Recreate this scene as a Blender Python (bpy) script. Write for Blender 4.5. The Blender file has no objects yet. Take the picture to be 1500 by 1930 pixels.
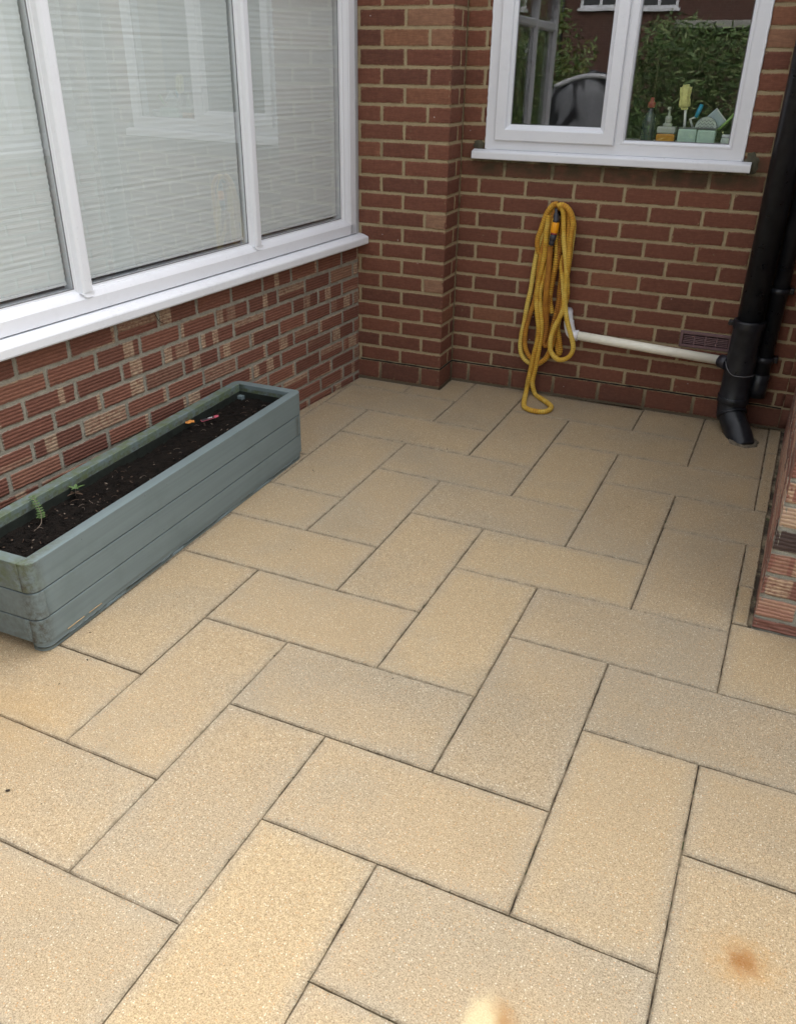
import bpy, bmesh, math, random
from mathutils import Vector, Matrix, noise
R_ = random.Random(7)
PI = math.pi
C = bpy.context.scene.collection
sc = bpy.context.scene

# ---------------------------------------------------------------- camera
cam = bpy.data.objects.new('camera', bpy.data.cameras.new('camera')); C.objects.link(cam); sc.camera = cam
cam.data.sensor_fit = 'HORIZONTAL'; cam.data.sensor_width = 36.0
cam.data.lens = 1584.19/1500*36
cam.data.shift_x = (750-727.59)/1500; cam.data.shift_y = (984.08-965)/1500
cam.data.clip_start = .02; cam.data.clip_end = 600
rx, ry, rz = Vector((.9104,.4137,.0089)), Vector((.2063,-.4352,-.8764)), Vector((-.3587,.7997,-.4815))
rot = Matrix((rx, -ry, -rz)).transposed()
cam.matrix_world = Matrix.Translation((1.44187,-4.03358,1.47787)) @ rot.to_4x4()

# ---------------------------------------------------------------- sky, sun, exposure
SUN_EL, SUN_AZ = math.radians(50), math.radians(15)      # azimuth clockwise from +Y
w = bpy.data.worlds.new('World'); sc.world = w; w.use_nodes = True
nt = w.node_tree; bgn = nt.nodes['Background']
sky = nt.nodes.new('ShaderNodeTexSky'); sky.sky_type = 'NISHITA'; sky.sun_disc = False
sky.sun_elevation = SUN_EL; sky.sun_rotation = SUN_AZ; sky.dust_density = 4; sky.air_density = 1.0; sky.ozone_density = .6
hs = nt.nodes.new('ShaderNodeHueSaturation'); hs.inputs['Saturation'].default_value = .17
nt.links.new(sky.outputs[0], hs.inputs['Color']); nt.links.new(hs.outputs[0], bgn.inputs['Color'])
bgn.inputs['Strength'].default_value = .15
sl = bpy.data.lights.new('sun', 'SUN'); so = bpy.data.objects.new('sun', sl); C.objects.link(so)
sl.energy = .95; sl.angle = math.radians(88); sl.color = (1, .98, .95)
sd = Vector((math.sin(SUN_AZ)*math.cos(SUN_EL), math.cos(SUN_AZ)*math.cos(SUN_EL), math.sin(SUN_EL)))
so.rotation_euler = sd.to_track_quat('Z', 'Y').to_euler(); so.location = (2,-6,8)
sc.view_settings.view_transform = 'Standard'; sc.view_settings.look = 'None'
sc.view_settings.exposure = 1.84; sc.view_settings.gamma = 1

# ---------------------------------------------------------------- helpers
def link(o, parent=None):
    C.objects.link(o)
    if parent is not None: o.parent = parent
    return o
def tag(o, label=None, cat=None, group=None, kind=None):
    if label: o['label'] = label
    if cat: o['category'] = cat
    if group: o['group'] = group
    if kind: o['kind'] = kind
    return o
def empty(name, loc=(0,0,0), rz=0, label=None, cat=None, group=None):
    o = bpy.data.objects.new(name, None); o.location = loc; o.rotation_euler = (0,0,rz); o.empty_display_size = .1
    link(o); return tag(o, label, cat, group)
class MB:
    """collects geometry; build() links it as one mesh object"""
    def __init__(s): s.v=[]; s.f=[]; s.c=[]; s.m=[]; s.sm=[]
    def vert(s, p, c=(0,0,0,1)): s.v.append(tuple(p)); s.c.append(c); return len(s.v)-1
    def face(s, ids, m=0, smooth=False): s.f.append(tuple(ids)); s.m.append(m); s.sm.append(smooth)
    def add_bm(s, bm, m=0, smooth=False, mat=None, c=(0,0,0,1)):
        if mat is not None: bm.transform(mat)
        b=len(s.v); bm.verts.index_update()
        for v in bm.verts: s.v.append(tuple(v.co)); s.c.append(c)
        for f in bm.faces: s.face([b+x.index for x in f.verts], m, smooth)
        bm.free()
    def box(s, a, b, bev=.0, m=0, seg=2, smooth=False, mat=None, c=(0,0,0,1)):
        bm = bmesh.new(); bmesh.ops.create_cube(bm, size=1)
        a=Vector(a); b=Vector(b); d=b-a
        for v in bm.verts: v.co = Vector((a.x+(v.co.x+.5)*d.x, a.y+(v.co.y+.5)*d.y, a.z+(v.co.z+.5)*d.z))
        if bev>0: bmesh.ops.bevel(bm, geom=bm.edges[:], offset=min(bev, .45*min(abs(d.x),abs(d.y),abs(d.z))), segments=seg, profile=.5, affect='EDGES')
        s.add_bm(bm, m, smooth, mat, c)
    def tube(s, pts, rad, n=12, m=0, caps=True, c=(0,0,0,1), smooth=True):
        pts=[Vector(p) for p in pts]; k=len(pts); up=None; rings=[]
        for i,p in enumerate(pts):
            t=(pts[min(i+1,k-1)]-pts[max(i-1,0)])
            t = t.normalized() if t.length>1e-9 else Vector((0,0,1))
            if up is None:
                up = Vector((0,0,1)) if abs(t.z)<.9 else Vector((1,0,0))
            up = up-t*up.dot(t); up.normalize(); sd_=t.cross(up)
            r = rad(i) if callable(rad) else rad
            rings.append([s.vert(p+(up*math.cos(a)+sd_*math.sin(a))*r, c) for a in [2*PI*j/n for j in range(n)]])
        for A,B in zip(rings, rings[1:]):
            for j in range(n): s.face((A[j],B[j],B[(j+1)%n],A[(j+1)%n]), m, smooth)
        if caps: s.face(rings[0], m); s.face(rings[-1][::-1], m)
    def lathe(s, prof, org, axis=(0,0,1), n=24, m=0, smooth=True, squash=1):
        ax=Vector(axis).normalized(); u=ax.orthogonal().normalized(); v=ax.cross(u); org=Vector(org); rings=[]
        for r,h in prof:
            rings.append([s.vert(org+ax*h+(u*math.cos(a)+v*math.sin(a)*squash)*max(r,1e-5)) for a in [2*PI*j/n for j in range(n)]])
        for A,B in zip(rings, rings[1:]):
            for j in range(n): s.face((A[j],A[(j+1)%n],B[(j+1)%n],B[j]), m, smooth)
        s.face(rings[0][::-1], m); s.face(rings[-1], m)
    def ring(s, x0,x1,z0,z1, prof, f, m=0):
        """mitred rectangular frame; prof=(inset, out); f(x,out,z)->point"""
        L=[]
        for i,d in prof:
            L.append([s.vert(f(x,d,z)) for x,z in ((x0+i,z0+i),(x1-i,z0+i),(x1-i,z1-i),(x0+i,z1-i))])
        for A,B in zip(L,L[1:]):
            for j in range(4): s.face((A[j],A[(j+1)%4],B[(j+1)%4],B[j]), m)
    def build(s, name, mats, parent=None, attr=False, fix=True):
        me = bpy.data.meshes.new(name); me.from_pydata(s.v, [], s.f)
        if not isinstance(mats,(list,tuple)): mats=[mats]
        for x in mats: me.materials.append(x)
        me.polygons.foreach_set('material_index', s.m); me.polygons.foreach_set('use_smooth', s.sm)
        if attr:
            ca = me.color_attributes.new('col','FLOAT_COLOR','POINT')
            ca.data.foreach_set('color', [x for q in s.c for x in q])
        me.update()
        if fix:
            bm=bmesh.new(); bm.from_mesh(me); bmesh.ops.recalc_face_normals(bm, faces=bm.faces[:]); bm.to_mesh(me); bm.free()
        o = bpy.data.objects.new(name, me); return link(o, parent)

# ---------------------------------------------------------------- material helpers
class NT:
    def __init__(s, name):
        s.mat = bpy.data.materials.new(name); s.mat.use_nodes = True; s.t = s.mat.node_tree
        s.b = s.t.nodes['Principled BSDF']; s.out = s.t.nodes['Material Output']
    def n(s, typ, **kw):
        x = s.t.nodes.new('ShaderNode'+typ)
        for k,v in kw.items():
            if k in ('operation','data_type','blend_type','feature','noise_dimensions','distance','interpolation_type','wave_type','bands_direction','wave_profile'): setattr(x,k,v)
            else: x.inputs[k.replace('_',' ')].default_value = v
        return x
    def l(s, a, b): s.t.links.new(a, b)
    def coord(s, scale=(1,1,1), src='Object', loc=(0,0,0)):
        if src=='Pos': o = s.n('NewGeometry').outputs['Position']
        else: o = s.n('TexCoord').outputs[src]
        mp = s.n('Mapping'); mp.inputs['Scale'].default_value = scale; mp.inputs['Location'].default_value = loc
        s.l(o, mp.inputs[0]); return mp.outputs[0]
    def noise(s, scale, detail=4, rough=.55, vec=None, dist=0):
        x = s.n('TexNoise'); x.inputs['Scale'].default_value=scale; x.inputs['Detail'].default_value=detail
        x.inputs['Roughness'].default_value=rough; x.inputs['Distortion'].default_value=dist
        s.l(vec if vec is not None else s.coord(), x.inputs['Vector']); return x.outputs['Fac']
    def vor(s, scale, vec=None, out='Distance', feat='F1'):
        x = s.n('TexVoronoi', feature=feat); x.inputs['Scale'].default_value=scale
        s.l(vec if vec is not None else s.coord(), x.inputs['Vector']); return x.outputs[out]
    def ramp(s, fac, stops, mode='LINEAR'):
        x = s.t.nodes.new('ShaderNodeValToRGB'); x.color_ramp.interpolation = mode; e = x.color_ramp.elements
        while len(e)<len(stops): e.new(.5)
        for i,(p,c) in enumerate(stops):
            e[i].position = p; e[i].color = (*c,1) if isinstance(c,(tuple,list)) else (c,c,c,1)
        s.l(fac, x.inputs[0]); return x.outputs[0]
    def rng(s, v, a, b, c=0, d=1, smooth=False):
        x = s.n('MapRange'); x.interpolation_type = 'SMOOTHSTEP' if smooth else 'LINEAR'; s.l(v, x.inputs[0])
        for i,q in enumerate((a,b,c,d)): x.inputs[i+1].default_value = q
        return x.outputs[0]
    def m(s, op, a, b=None):
        x = s.t.nodes.new('ShaderNodeMath'); x.operation = op
        for i,q in enumerate((a,b)):
            if q is None: continue
            if isinstance(q,(int,float)): x.inputs[i].default_value = q
            else: s.l(q, x.inputs[i])
        return x.outputs[0]
    def mix(s, f, a, b, mode='MIX'):
        x = s.t.nodes.new('ShaderNodeMix'); x.data_type='RGBA'; x.blend_type = mode
        for si,q in ((0,f),(6,a),(7,b)):
            sock = x.inputs[si]
            if isinstance(q,(int,float)): sock.default_value = q if si==0 else (q,q,q,1)
            elif isinstance(q,(tuple,list)): sock.default_value = (*q,1) if len(q)==3 else q
            else: s.l(q, sock)
        return x.outputs[2]
    def bump(s, h, strength=.5, dist=.002, prev=None):
        x = s.t.nodes.new('ShaderNodeBump'); x.inputs['Strength'].default_value=strength; x.inputs['Distance'].default_value=dist
        s.l(h, x.inputs['Height'])
        if prev is not None: s.l(prev, x.inputs['Normal'])
        s.l(x.outputs[0], s.b.inputs['Normal']); return x.outputs[0]
    def col(s, c):
        if isinstance(c,(tuple,list)): s.b.inputs['Base Color'].default_value=(*c,1)
        else: s.l(c, s.b.inputs['Base Color'])
    def rough(s, r):
        if isinstance(r,(int,float)): s.b.inputs['Roughness'].default_value=r
        else: s.l(r, s.b.inputs['Roughness'])
def plain(name, c, rough=.5, metal=0, var=.06, scale=30, bump=0, bscale=200, spec=.5):
    k = NT(name); n1 = k.noise(scale, 5)
    k.col(k.mix(k.rng(n1,.3,.7), tuple(x*(1-var) for x in c), tuple(min(1,x*(1+var)) for x in c)))
    k.rough(k.rng(k.noise(scale*2.3,3), .3,.7, max(0,rough-.06), min(1,rough+.06))); k.b.inputs['Metallic'].default_value = metal
    k.b.inputs['Specular IOR Level'].default_value = spec
    if bump: k.bump(k.noise(bscale, 3), bump, .001)
    return k.mat

# ---------------------------------------------------------------- materials
def brick_mat(name, stops, cream, mortar, grooves, comb=True, stain=False, spec=.25):
    k = NT(name); at = k.n('VertexColor'); at.layer_name='col'
    sp = k.n('SeparateColor'); k.l(at.outputs[0], sp.inputs[0]); r,g,b = sp.outputs
    P = k.coord()
    fine = k.noise(420, 3, .7, P); mid = k.noise(60, 5, .6, P); big = k.noise(9, 3, .5, P)
    base = k.ramp(r, stops)
    streak = k.noise(1, 4, .6, k.coord((22,22,260)))
    base = k.mix(k.rng(streak,.35,.65,0,.55), base, k.mix(1.0, base, (.62,.6,.62), 'MULTIPLY'))
    base = k.mix(k.rng(mid,.42,.75,0,.6), base, k.mix(1.0, base, (1.45,1.5,1.45), 'MULTIPLY'))
    base = k.mix(k.rng(fine,.58,.75,0,.55), base, k.mix(1.0, base, (1.5,1.6,1.6), 'MULTIPLY'))
    base = k.mix(k.rng(fine,.42,.25,0,.6), base, k.mix(1.0, base, (.45,.45,.45), 'MULTIPLY'))
    # kiln marks: pale bands, broken up by the grain
    cm = k.m('MULTIPLY', k.rng(g,.25,.6), k.rng(k.m('ADD', k.m('MULTIPLY',mid,.6), k.m('MULTIPLY',streak,.5)), .42,.60))
    base = k.mix(k.m('MULTIPLY', cm, .85), base, k.mix(k.rng(big,.3,.7), cream, tuple(x*.72 for x in cream)))
    # mortar smeared over the arrises
    sm = k.rng(k.m('ADD', b, k.m('MULTIPLY', k.noise(75,5,.72,P), 1.3)), 1.38, 1.55)
    base = k.mix(k.m('MULTIPLY', sm, .8), base, mortar)
    bl = k.rng(k.noise(34,4,.6,P), .66,.78,0,.5)
    base = k.mix(bl, base, tuple(x*.9 for x in mortar))
    if stain:
        gp = k.n('NewGeometry'); s2 = k.n('SeparateXYZ'); k.l(gp.outputs['Position'], s2.inputs[0]); X,Y,Z = s2.outputs
        nz = k.noise(14,5,.6,P)
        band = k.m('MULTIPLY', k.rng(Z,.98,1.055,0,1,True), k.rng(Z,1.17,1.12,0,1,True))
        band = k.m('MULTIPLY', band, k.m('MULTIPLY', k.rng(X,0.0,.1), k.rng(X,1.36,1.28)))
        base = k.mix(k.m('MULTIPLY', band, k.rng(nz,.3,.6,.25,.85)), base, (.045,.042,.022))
        low = k.m('MULTIPLY', k.rng(Z,.22,.0,0,1,True), k.rng(nz,.35,.6,.1,.7))
        base = k.mix(k.m('MULTIPLY', low, .35), base, (.07,.045,.035))
        # white splashes and lime spots
        spt = k.rng(k.vor(17, P), .055,.03); base = k.mix(k.m('MULTIPLY', spt, k.rng(nz,.5,.6)), base, (.55,.5,.48))
    k.col(base); k.rough(.85); k.b.inputs['Specular IOR Level'].default_value = spec
    nrm = k.bump(streak if comb else mid, .55, .0022)
    if grooves:
        wv = k.n('TexWave', wave_type='BANDS', bands_direction='Z'); wv.inputs['Scale'].default_value=grooves; wv.inputs['Distortion'].default_value=1.1
        wv.inputs['Detail'].default_value=2; wv.inputs['Detail Scale'].default_value=3
        k.l(P, wv.inputs['Vector']); nrm = k.bump(wv.outputs['Fac'], .7, .0025, nrm)
        base = k.mix(k.m('MULTIPLY', k.rng(wv.outputs['Fac'],.35,.08), k.rng(mid,.35,.6,.25,.75)), base, k.mix(1.0, base, (.48,.45,.45), 'MULTIPLY')); k.col(base)
    k.bump(fine, .5, .0015, nrm)
    return k.mat
def mortar_mat(name, c, c2, stain=False):
    k = NT(name); P = k.coord(); n1 = k.noise(26,5,.65,P); n2 = k.noise(380,3,.7,P)
    base = k.mix(k.rng(n1,.35,.65), c, c2)
    base = k.mix(k.rng(n2,.55,.7,0,.7), base, k.mix(1.0, base, (1.5,1.5,1.45),'MULTIPLY'))
    base = k.mix(k.rng(n2,.45,.3,0,.7), base, k.mix(1.0, base, (.5,.48,.45),'MULTIPLY'))
    base = k.mix(k.rng(k.noise(5,4,.6,P),.55,.72,0,.55), base, tuple(x*.5 for x in c))
    if stain:
        gp = k.n('NewGeometry'); s2 = k.n('SeparateXYZ'); k.l(gp.outputs['Position'], s2.inputs[0]); X,Y,Z = s2.outputs
        nz = k.noise(14,5,.6,P)
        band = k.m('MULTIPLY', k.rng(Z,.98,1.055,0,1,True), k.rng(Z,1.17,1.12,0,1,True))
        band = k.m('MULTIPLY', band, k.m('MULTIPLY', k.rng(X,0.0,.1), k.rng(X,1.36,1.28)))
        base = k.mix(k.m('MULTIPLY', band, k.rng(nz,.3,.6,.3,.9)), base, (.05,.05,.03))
        base = k.mix(k.rng(Z,.14,.02,0,.75,True), base, (.07,.055,.042))
    k.col(base); k.rough(.95); k.b.inputs['Specular IOR Level'].default_value = .15
    nrm = k.bump(k.noise(70,5,.6,P), .8, .004); k.bump(n2, .6, .0015, nrm)
    return k.mat
KM = (.34,.262,.16)
M = {}
M['house_brick'] = brick_mat('house_brick', [(0,(.098,.047,.035)),(.35,(.150,.060,.040)),(.65,(.19,.074,.047)),(.85,(.235,.108,.062)),(1,(.27,.15,.095))], (.42,.27,.17), (.32,.235,.135), 0, True, True)
M['house_mortar'] = mortar_mat('house_mortar', KM, (.37,.30,.19), True)
M['rustic_brick'] = brick_mat('rustic_brick', [(0,(.155,.066,.047)),(.4,(.205,.086,.060)),(.7,(.25,.108,.073)),(1,(.29,.16,.105))], (.54,.40,.27), (.29,.26,.21), 26.0, True)
M['rustic_mortar'] = mortar_mat('rustic_mortar', (.23,.21,.17), (.32,.295,.24))
M['pier_brick'] = brick_mat('pier_brick', [(0,(.07,.05,.045)),(.25,(.185,.088,.070)),(.55,(.28,.125,.092)),(.8,(.42,.225,.16)),(1,(.52,.38,.28))], (.60,.42,.28), (.27,.25,.2), 26.0, True)
M['pier_mortar'] = mortar_mat('pier_mortar', (.25,.24,.20), (.33,.31,.26))
def slab_mat():
    k = NT('textured_slab'); at = k.n('VertexColor'); at.layer_name='col'
    sp = k.n('SeparateColor'); k.l(at.outputs[0], sp.inputs[0]); r,g,b = sp.outputs
    P = k.coord(); big = k.noise(3.2,4,.55,P); mid = k.noise(16,4,.6,P)
    base = k.ramp(r, [(0,(.35,.287,.205)),(.35,(.385,.305,.206)),(.7,(.42,.325,.209)),(1,(.455,.348,.209))])
    base = k.mix(k.rng(big,.42,.68,0,.6), base, (.425,.322,.198))
    base = k.mix(k.rng(big,.48,.30,0,.45), base, (.335,.285,.21))
    base = k.mix(k.rng(mid,.5,.8,0,.35), base, (.36,.27,.16))
    g1 = k.noise(300,2,.6,P); g2 = k.noise(640,2,.6,P); g3 = k.noise(120,4,.75,P)
    base = k.mix(k.m('MULTIPLY', k.rng(b,.15,1,0,.55), k.rng(mid,.3,.6,.4,1)), base, (.36,.315,.245))
    base = k.mix(k.rng(g3,.38,.62), k.mix(1.0,base,(.88,.875,.86),'MULTIPLY'), k.mix(1.0,base,(1.10,1.10,1.095),'MULTIPLY'))
    base = k.mix(k.rng(g1,.36,.64), k.mix(1.0,base,(.76,.745,.715),'MULTIPLY'), k.mix(1.0,base,(1.21,1.22,1.225),'MULTIPLY'))
    base = k.mix(k.rng(g2,.4,.6), k.mix(1.0,base,(.82,.81,.79),'MULTIPLY'), k.mix(1.0,base,(1.17,1.17,1.17),'MULTIPLY'))
    vc = k.n('TexVoronoi'); vc.inputs['Scale'].default_value=210; k.l(P, vc.inputs['Vector'])
    sc3 = k.n('SeparateColor'); k.l(vc.outputs['Color'], sc3.inputs[0])
    dot = k.rng(vc.outputs['Distance'],.42,.2)
    base = k.mix(k.m('MULTIPLY', dot, k.rng(sc3.outputs[0],.80,.9,0,.6)), base, (.80,.73,.58))
    base = k.mix(k.m('MULTIPLY', dot, k.rng(sc3.outputs[1],.86,.93,0,.75)), base, (.20,.14,.08))
    base = k.mix(k.m('MULTIPLY', dot, k.rng(sc3.outputs[2],.90,.95,0,.6)), base, (.55,.30,.13))
    gp = k.n('NewGeometry'); s2 = k.n('SeparateXYZ'); k.l(gp.outputs['Position'], s2.inputs[0]); X,Y,Z = s2.outputs
    def spot(x,y,rx_,ry_,e0,e1,wob=.35):
        dx = k.m('DIVIDE', k.m('SUBTRACT',X,x), rx_); dy = k.m('DIVIDE', k.m('SUBTRACT',Y,y), ry_)
        d = k.m('SQRT', k.m('ADD', k.m('MULTIPLY',dx,dx), k.m('MULTIPLY',dy,dy)))
        d = k.m('ADD', d, k.m('MULTIPLY', k.m('SUBTRACT', k.noise(45,4,.6,P), .5), wob*2))
        return k.rng(d, e1, e0, 0, 1, True)
    base = k.mix(k.m('MULTIPLY', spot(1.656,-2.856,.060,.060,.1,1.5,.9), k.rng(g1,.3,.7,.2,.5)), base, (.50,.25,.05))
    base = k.mix(k.m('MULTIPLY', spot(1.656,-2.853,.029,.029,.1,1.5,.8), k.rng(g1,.25,.7,.35,.95)), base, (.26,.10,.022))
    base = k.mix(k.m('MULTIPLY', spot(1.268,-3.168,.042,.058,.40,1.2,.45), k.rng(g1,.3,.6,.6,.95)), base, (.36,.20,.08))
    base = k.mix(k.m('MULTIPLY', spot(1.244,-3.170,.034,.062,.3,1.25,.4), k.rng(g1,.3,.6,.65,1)), base, (.62,.50,.30))
    base = k.mix(k.m('MULTIPLY', spot(-.12,-2.93,.2,.14,.2,1.3,.6), .25), base, (.48,.30,.11))
    cl = k.noise(1.1,5,.65,P); base = k.mix(k.rng(cl,.50,.66,0,.30), base, k.mix(1.0, base, (.80,.79,.76), 'MULTIPLY'))
    fl_ = k.noise(42,5,.75,P,.6); base = k.mix(k.rng(fl_,.66,.74,0,.5), base, (.19,.145,.09))
    base = k.mix(k.rng(k.noise(75,4,.7,P),.68,.75,0,.5), base, (.60,.53,.42))
    # darker towards the house wall; grime round the edges of each slab
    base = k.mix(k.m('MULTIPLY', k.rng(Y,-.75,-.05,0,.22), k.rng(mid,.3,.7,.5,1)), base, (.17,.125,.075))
    base = k.mix(k.m('MULTIPLY', k.m('POWER', b, 9), k.rng(k.noise(28,5,.7,P),.42,.62,.0,.45)), base, (.15,.115,.075))
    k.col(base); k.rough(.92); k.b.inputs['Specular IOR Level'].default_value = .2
    nrm = k.bump(g1, .75, .0022); nrm = k.bump(g2, .6, .0015, nrm)
    return k.mat
M['slab'] = slab_mat()
k = NT('joint_sand'); k.col(k.mix(k.rng(k.noise(9,5,.7),.44,.60), (.045,.034,.022), k.mix(k.rng(k.noise(25,4),.55,.62), (.27,.215,.14), (.07,.085,.03)))); k.rough(1); k.bump(k.noise(200,4),.8,.003); M['joint'] = k.mat
def upvc(name, c=(.78,.78,.81), dirt=.42):
    k = NT(name); P = k.coord(); n1 = k.noise(4,5,.6,P); n2 = k.noise(45,5,.65,P)
    base = k.mix(k.m('MULTIPLY', k.rng(n1,.45,.75), k.m('MULTIPLY', k.rng(n2,.4,.7), dirt)), c, tuple(x*.72 for x in c))
    base = k.mix(k.rng(k.noise(150,3,.6,P),.70,.76,0,dirt*1.4), base, (.32,.29,.25))
    k.col(base); k.rough(k.rng(n2,.3,.7,.26,.40)); k.b.inputs['Specular IOR Level'].default_value=.45; return k.mat
M['upvc'] = upvc('white_upvc', (.73,.74,.785)); M['sillvc'] = upvc('weathered_upvc', (.73,.74,.78), .55)
M['gasket'] = plain('grey_gasket', (.16,.16,.17), .55)
M['greypost'] = plain('shaded_post_grey', (.42,.43,.45), .4)  # end post's shade is put into this grey; the screw shares it
def glass(name, ior=.1, tint=(.93,.96,.95)):
    k = NT(name); k.t.nodes.remove(k.b)
    lw = k.t.nodes.new('ShaderNodeLayerWeight'); lw.inputs[0].default_value = .5
    fac = k.m('ADD', ior, k.m('MULTIPLY', 1-ior, k.m('POWER', lw.outputs['Facing'], 5)))
    tr = k.t.nodes.new('ShaderNodeBsdfTransparent'); tr.inputs[0].default_value = (*tint,1)
    gl = k.t.nodes.new('ShaderNodeBsdfGlossy'); gl.inputs['Roughness'].default_value = .0; gl.inputs[0].default_value=(1,1,1,1)
    mx = k.t.nodes.new('ShaderNodeMixShader'); k.l(fac, mx.inputs[0]); k.l(tr.outputs[0], mx.inputs[1]); k.l(gl.outputs[0], mx.inputs[2])
    k.l(mx.outputs[0], k.out.inputs[0])
    bp = k.t.nodes.new('ShaderNodeBump'); bp.inputs['Strength'].default_value=.04; bp.inputs['Distance'].default_value=.004
    k.l(k.noise(2.2,2,.5), bp.inputs['Height']); k.l(bp.outputs[0], gl.inputs['Normal'])
    return k.mat
M['glass'] = glass('window_glass', .10); M['cglass'] = glass('conservatory_glass', .19)
k = NT('pleated_fabric'); P = k.coord((1,1,1)); st = k.noise(1,5,.7,k.coord((5,5,130)))
k.col(k.mix(k.rng(st,.3,.7), (.70,.715,.725), (.75,.76,.77))); k.rough(.9); k.bump(st,.1,.001); M['blind'] = k.mat
M['pale_blind']=plain('pale_blind_cloth',(.62,.62,.60),.9)
def paint_mat():
    k = NT('sage_painted_timber'); P = k.coord(); g = k.noise(1,5,.6,k.coord((60,1.2,60))); n2=k.noise(9,5,.6,P)
    base = k.mix(k.rng(g,.35,.65), (.138,.178,.186), (.160,.205,.210))
    base = k.mix(k.rng(n2,.5,.72,0,.5), base, (.118,.156,.158))
    at = k.n('VertexColor'); at.layer_name='col'; sp = k.n('SeparateColor'); k.l(at.outputs[0], sp.inputs[0])
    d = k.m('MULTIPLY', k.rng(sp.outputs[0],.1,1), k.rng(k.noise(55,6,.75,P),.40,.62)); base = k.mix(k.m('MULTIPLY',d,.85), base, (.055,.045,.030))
    gr = k.m('MULTIPLY', k.rng(sp.outputs[1],.1,1), k.rng(k.noise(30,6,.7,P),.38,.6)); base = k.mix(k.m('MULTIPLY',gr,.75), base, (.10,.13,.045))
    base = k.mix(k.rng(k.vor(26,P),.045,.03,0,.8), base, (.04,.04,.035))
    k.col(base); k.rough(.55); nrm=k.bump(g,.35,.0015); k.bump(n2,.3,.002,nrm); return k.mat
M['paint'] = paint_mat()
M['rawwood'] = plain('bare_timber', (.50,.34,.17), .8, var=.2)
k = NT('potting_compost'); n1=k.noise(45,6,.7); k.col(k.mix(k.rng(n1,.35,.7),(.004,.0035,.003),(.017,.012,.009))); k.rough(.95); k.b.inputs['Specular IOR Level'].default_value=.15; k.bump(k.noise(160,5,.7),1,.008); M['soil']=k.mat
k = NT('black_pipe_plastic'); n1=k.noise(18,5,.6); k.col(k.mix(k.rng(n1,.4,.75),(.010,.012,.016),(.026,.028,.034))); k.rough(k.rng(n1,.3,.7,.24,.42)); k.b.inputs['Specular IOR Level'].default_value=.4; M['blackpipe']=k.mat
M['darkgrey'] = plain('dark_grey_plastic', (.028,.028,.038), .4)
M['cream'] = plain('cream_waste_pipe', (.88,.85,.73), .32, var=.04)
M['white'] = plain('white_plastic', (.72,.72,.74), .3, var=.03)
M['ventc'] = plain('maroon_vent_plastic', (.15,.085,.09), .55, var=.15)
M['black'] = plain('black_void', (.006,.006,.006), .9)
M['cement'] = plain('dark_cement', (.075,.068,.045), .95, var=.3, scale=60, bump=1, bscale=120)
def hose_mat():
    k = NT('yellow_fabric_hose'); at = k.n('VertexColor'); at.layer_name='col'; sp = k.n('SeparateColor'); k.l(at.outputs[0], sp.inputs[0])
    P=k.coord(); n1=k.noise(22,5,.6,P); n2=k.noise(240,3,.7,P)
    t = k.m('ADD', sp.outputs[0], k.m('MULTIPLY', k.m('SUBTRACT',n1,.5), 1.3))
    base = k.ramp(t, [(0,(.38,.16,.03)),(.3,(.55,.26,.035)),(.6,(.68,.42,.06)),(1,(.76,.58,.14))])
    base = k.mix(k.rng(n2,.5,.3,0,.6), base, (.16,.07,.015)); base = k.mix(k.m('MULTIPLY',sp.outputs[2],.9), base, (.13,.06,.018))
    k.col(base); k.rough(.8); k.b.inputs['Specular IOR Level'].default_value=.2; k.bump(n2,.6,.0015); return k.mat
M['hose']=hose_mat()
M['orange']=plain('orange_plastic',(.85,.35,.01),.35); M['red']=plain('red_plastic',(.30,.03,.03),.4)
M['sponge']=plain('yellow_sponge',(.62,.58,.22),.95,var=.12,scale=80,bump=1,bscale=220)
M['mint']=plain('mint_ceramic',(.42,.56,.47),.3); M['blue']=plain('bright_blue_plastic',(.03,.36,.55),.35)
M['green']=plain('green_plastic',(.28,.45,.12),.4); M['bottle']=plain('dark_bottle',(.035,.05,.05),.12,spec=.8)
M['amber']=plain('amber_liquid',(.55,.24,.03),.2); M['clear']=plain('cloudy_plastic',(.42,.43,.38),.25)
M['dish']=plain('pale_glass_dish',(.42,.50,.55),.15); M['pale']=plain('pale_cloth',(.55,.60,.54),.8); M['chev']=plain('grey_chevron',(.16,.18,.17),.8)
M['room']=plain('kitchen_room_paint',(.10,.095,.09),.9); M['board']=plain('window_board',(.5,.49,.46),.4)
M['leaf']=plain('seedling_leaf',(.085,.15,.045),.6,var=.25); M['leafd']=plain('dull_leaf',(.16,.17,.07),.6,var=.25); M['twig']=plain('dry_twig',(.10,.06,.038),.8,var=.3)
M['chip']=plain('pale_chip',(.20,.155,.12),.8,var=.5); M['debris']=plain('dark_debris',(.03,.02,.013),.9,var=.4)
M['tagpink']=plain('pink_card',(.55,.10,.15),.6); M['tagblk']=plain('dark_card',(.03,.03,.035),.5); M['tagor']=plain('orange_card',(.60,.24,.05),.6,var=.3,scale=120); M['tagwh']=plain('white_ink',(.8,.8,.8),.6)
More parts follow.
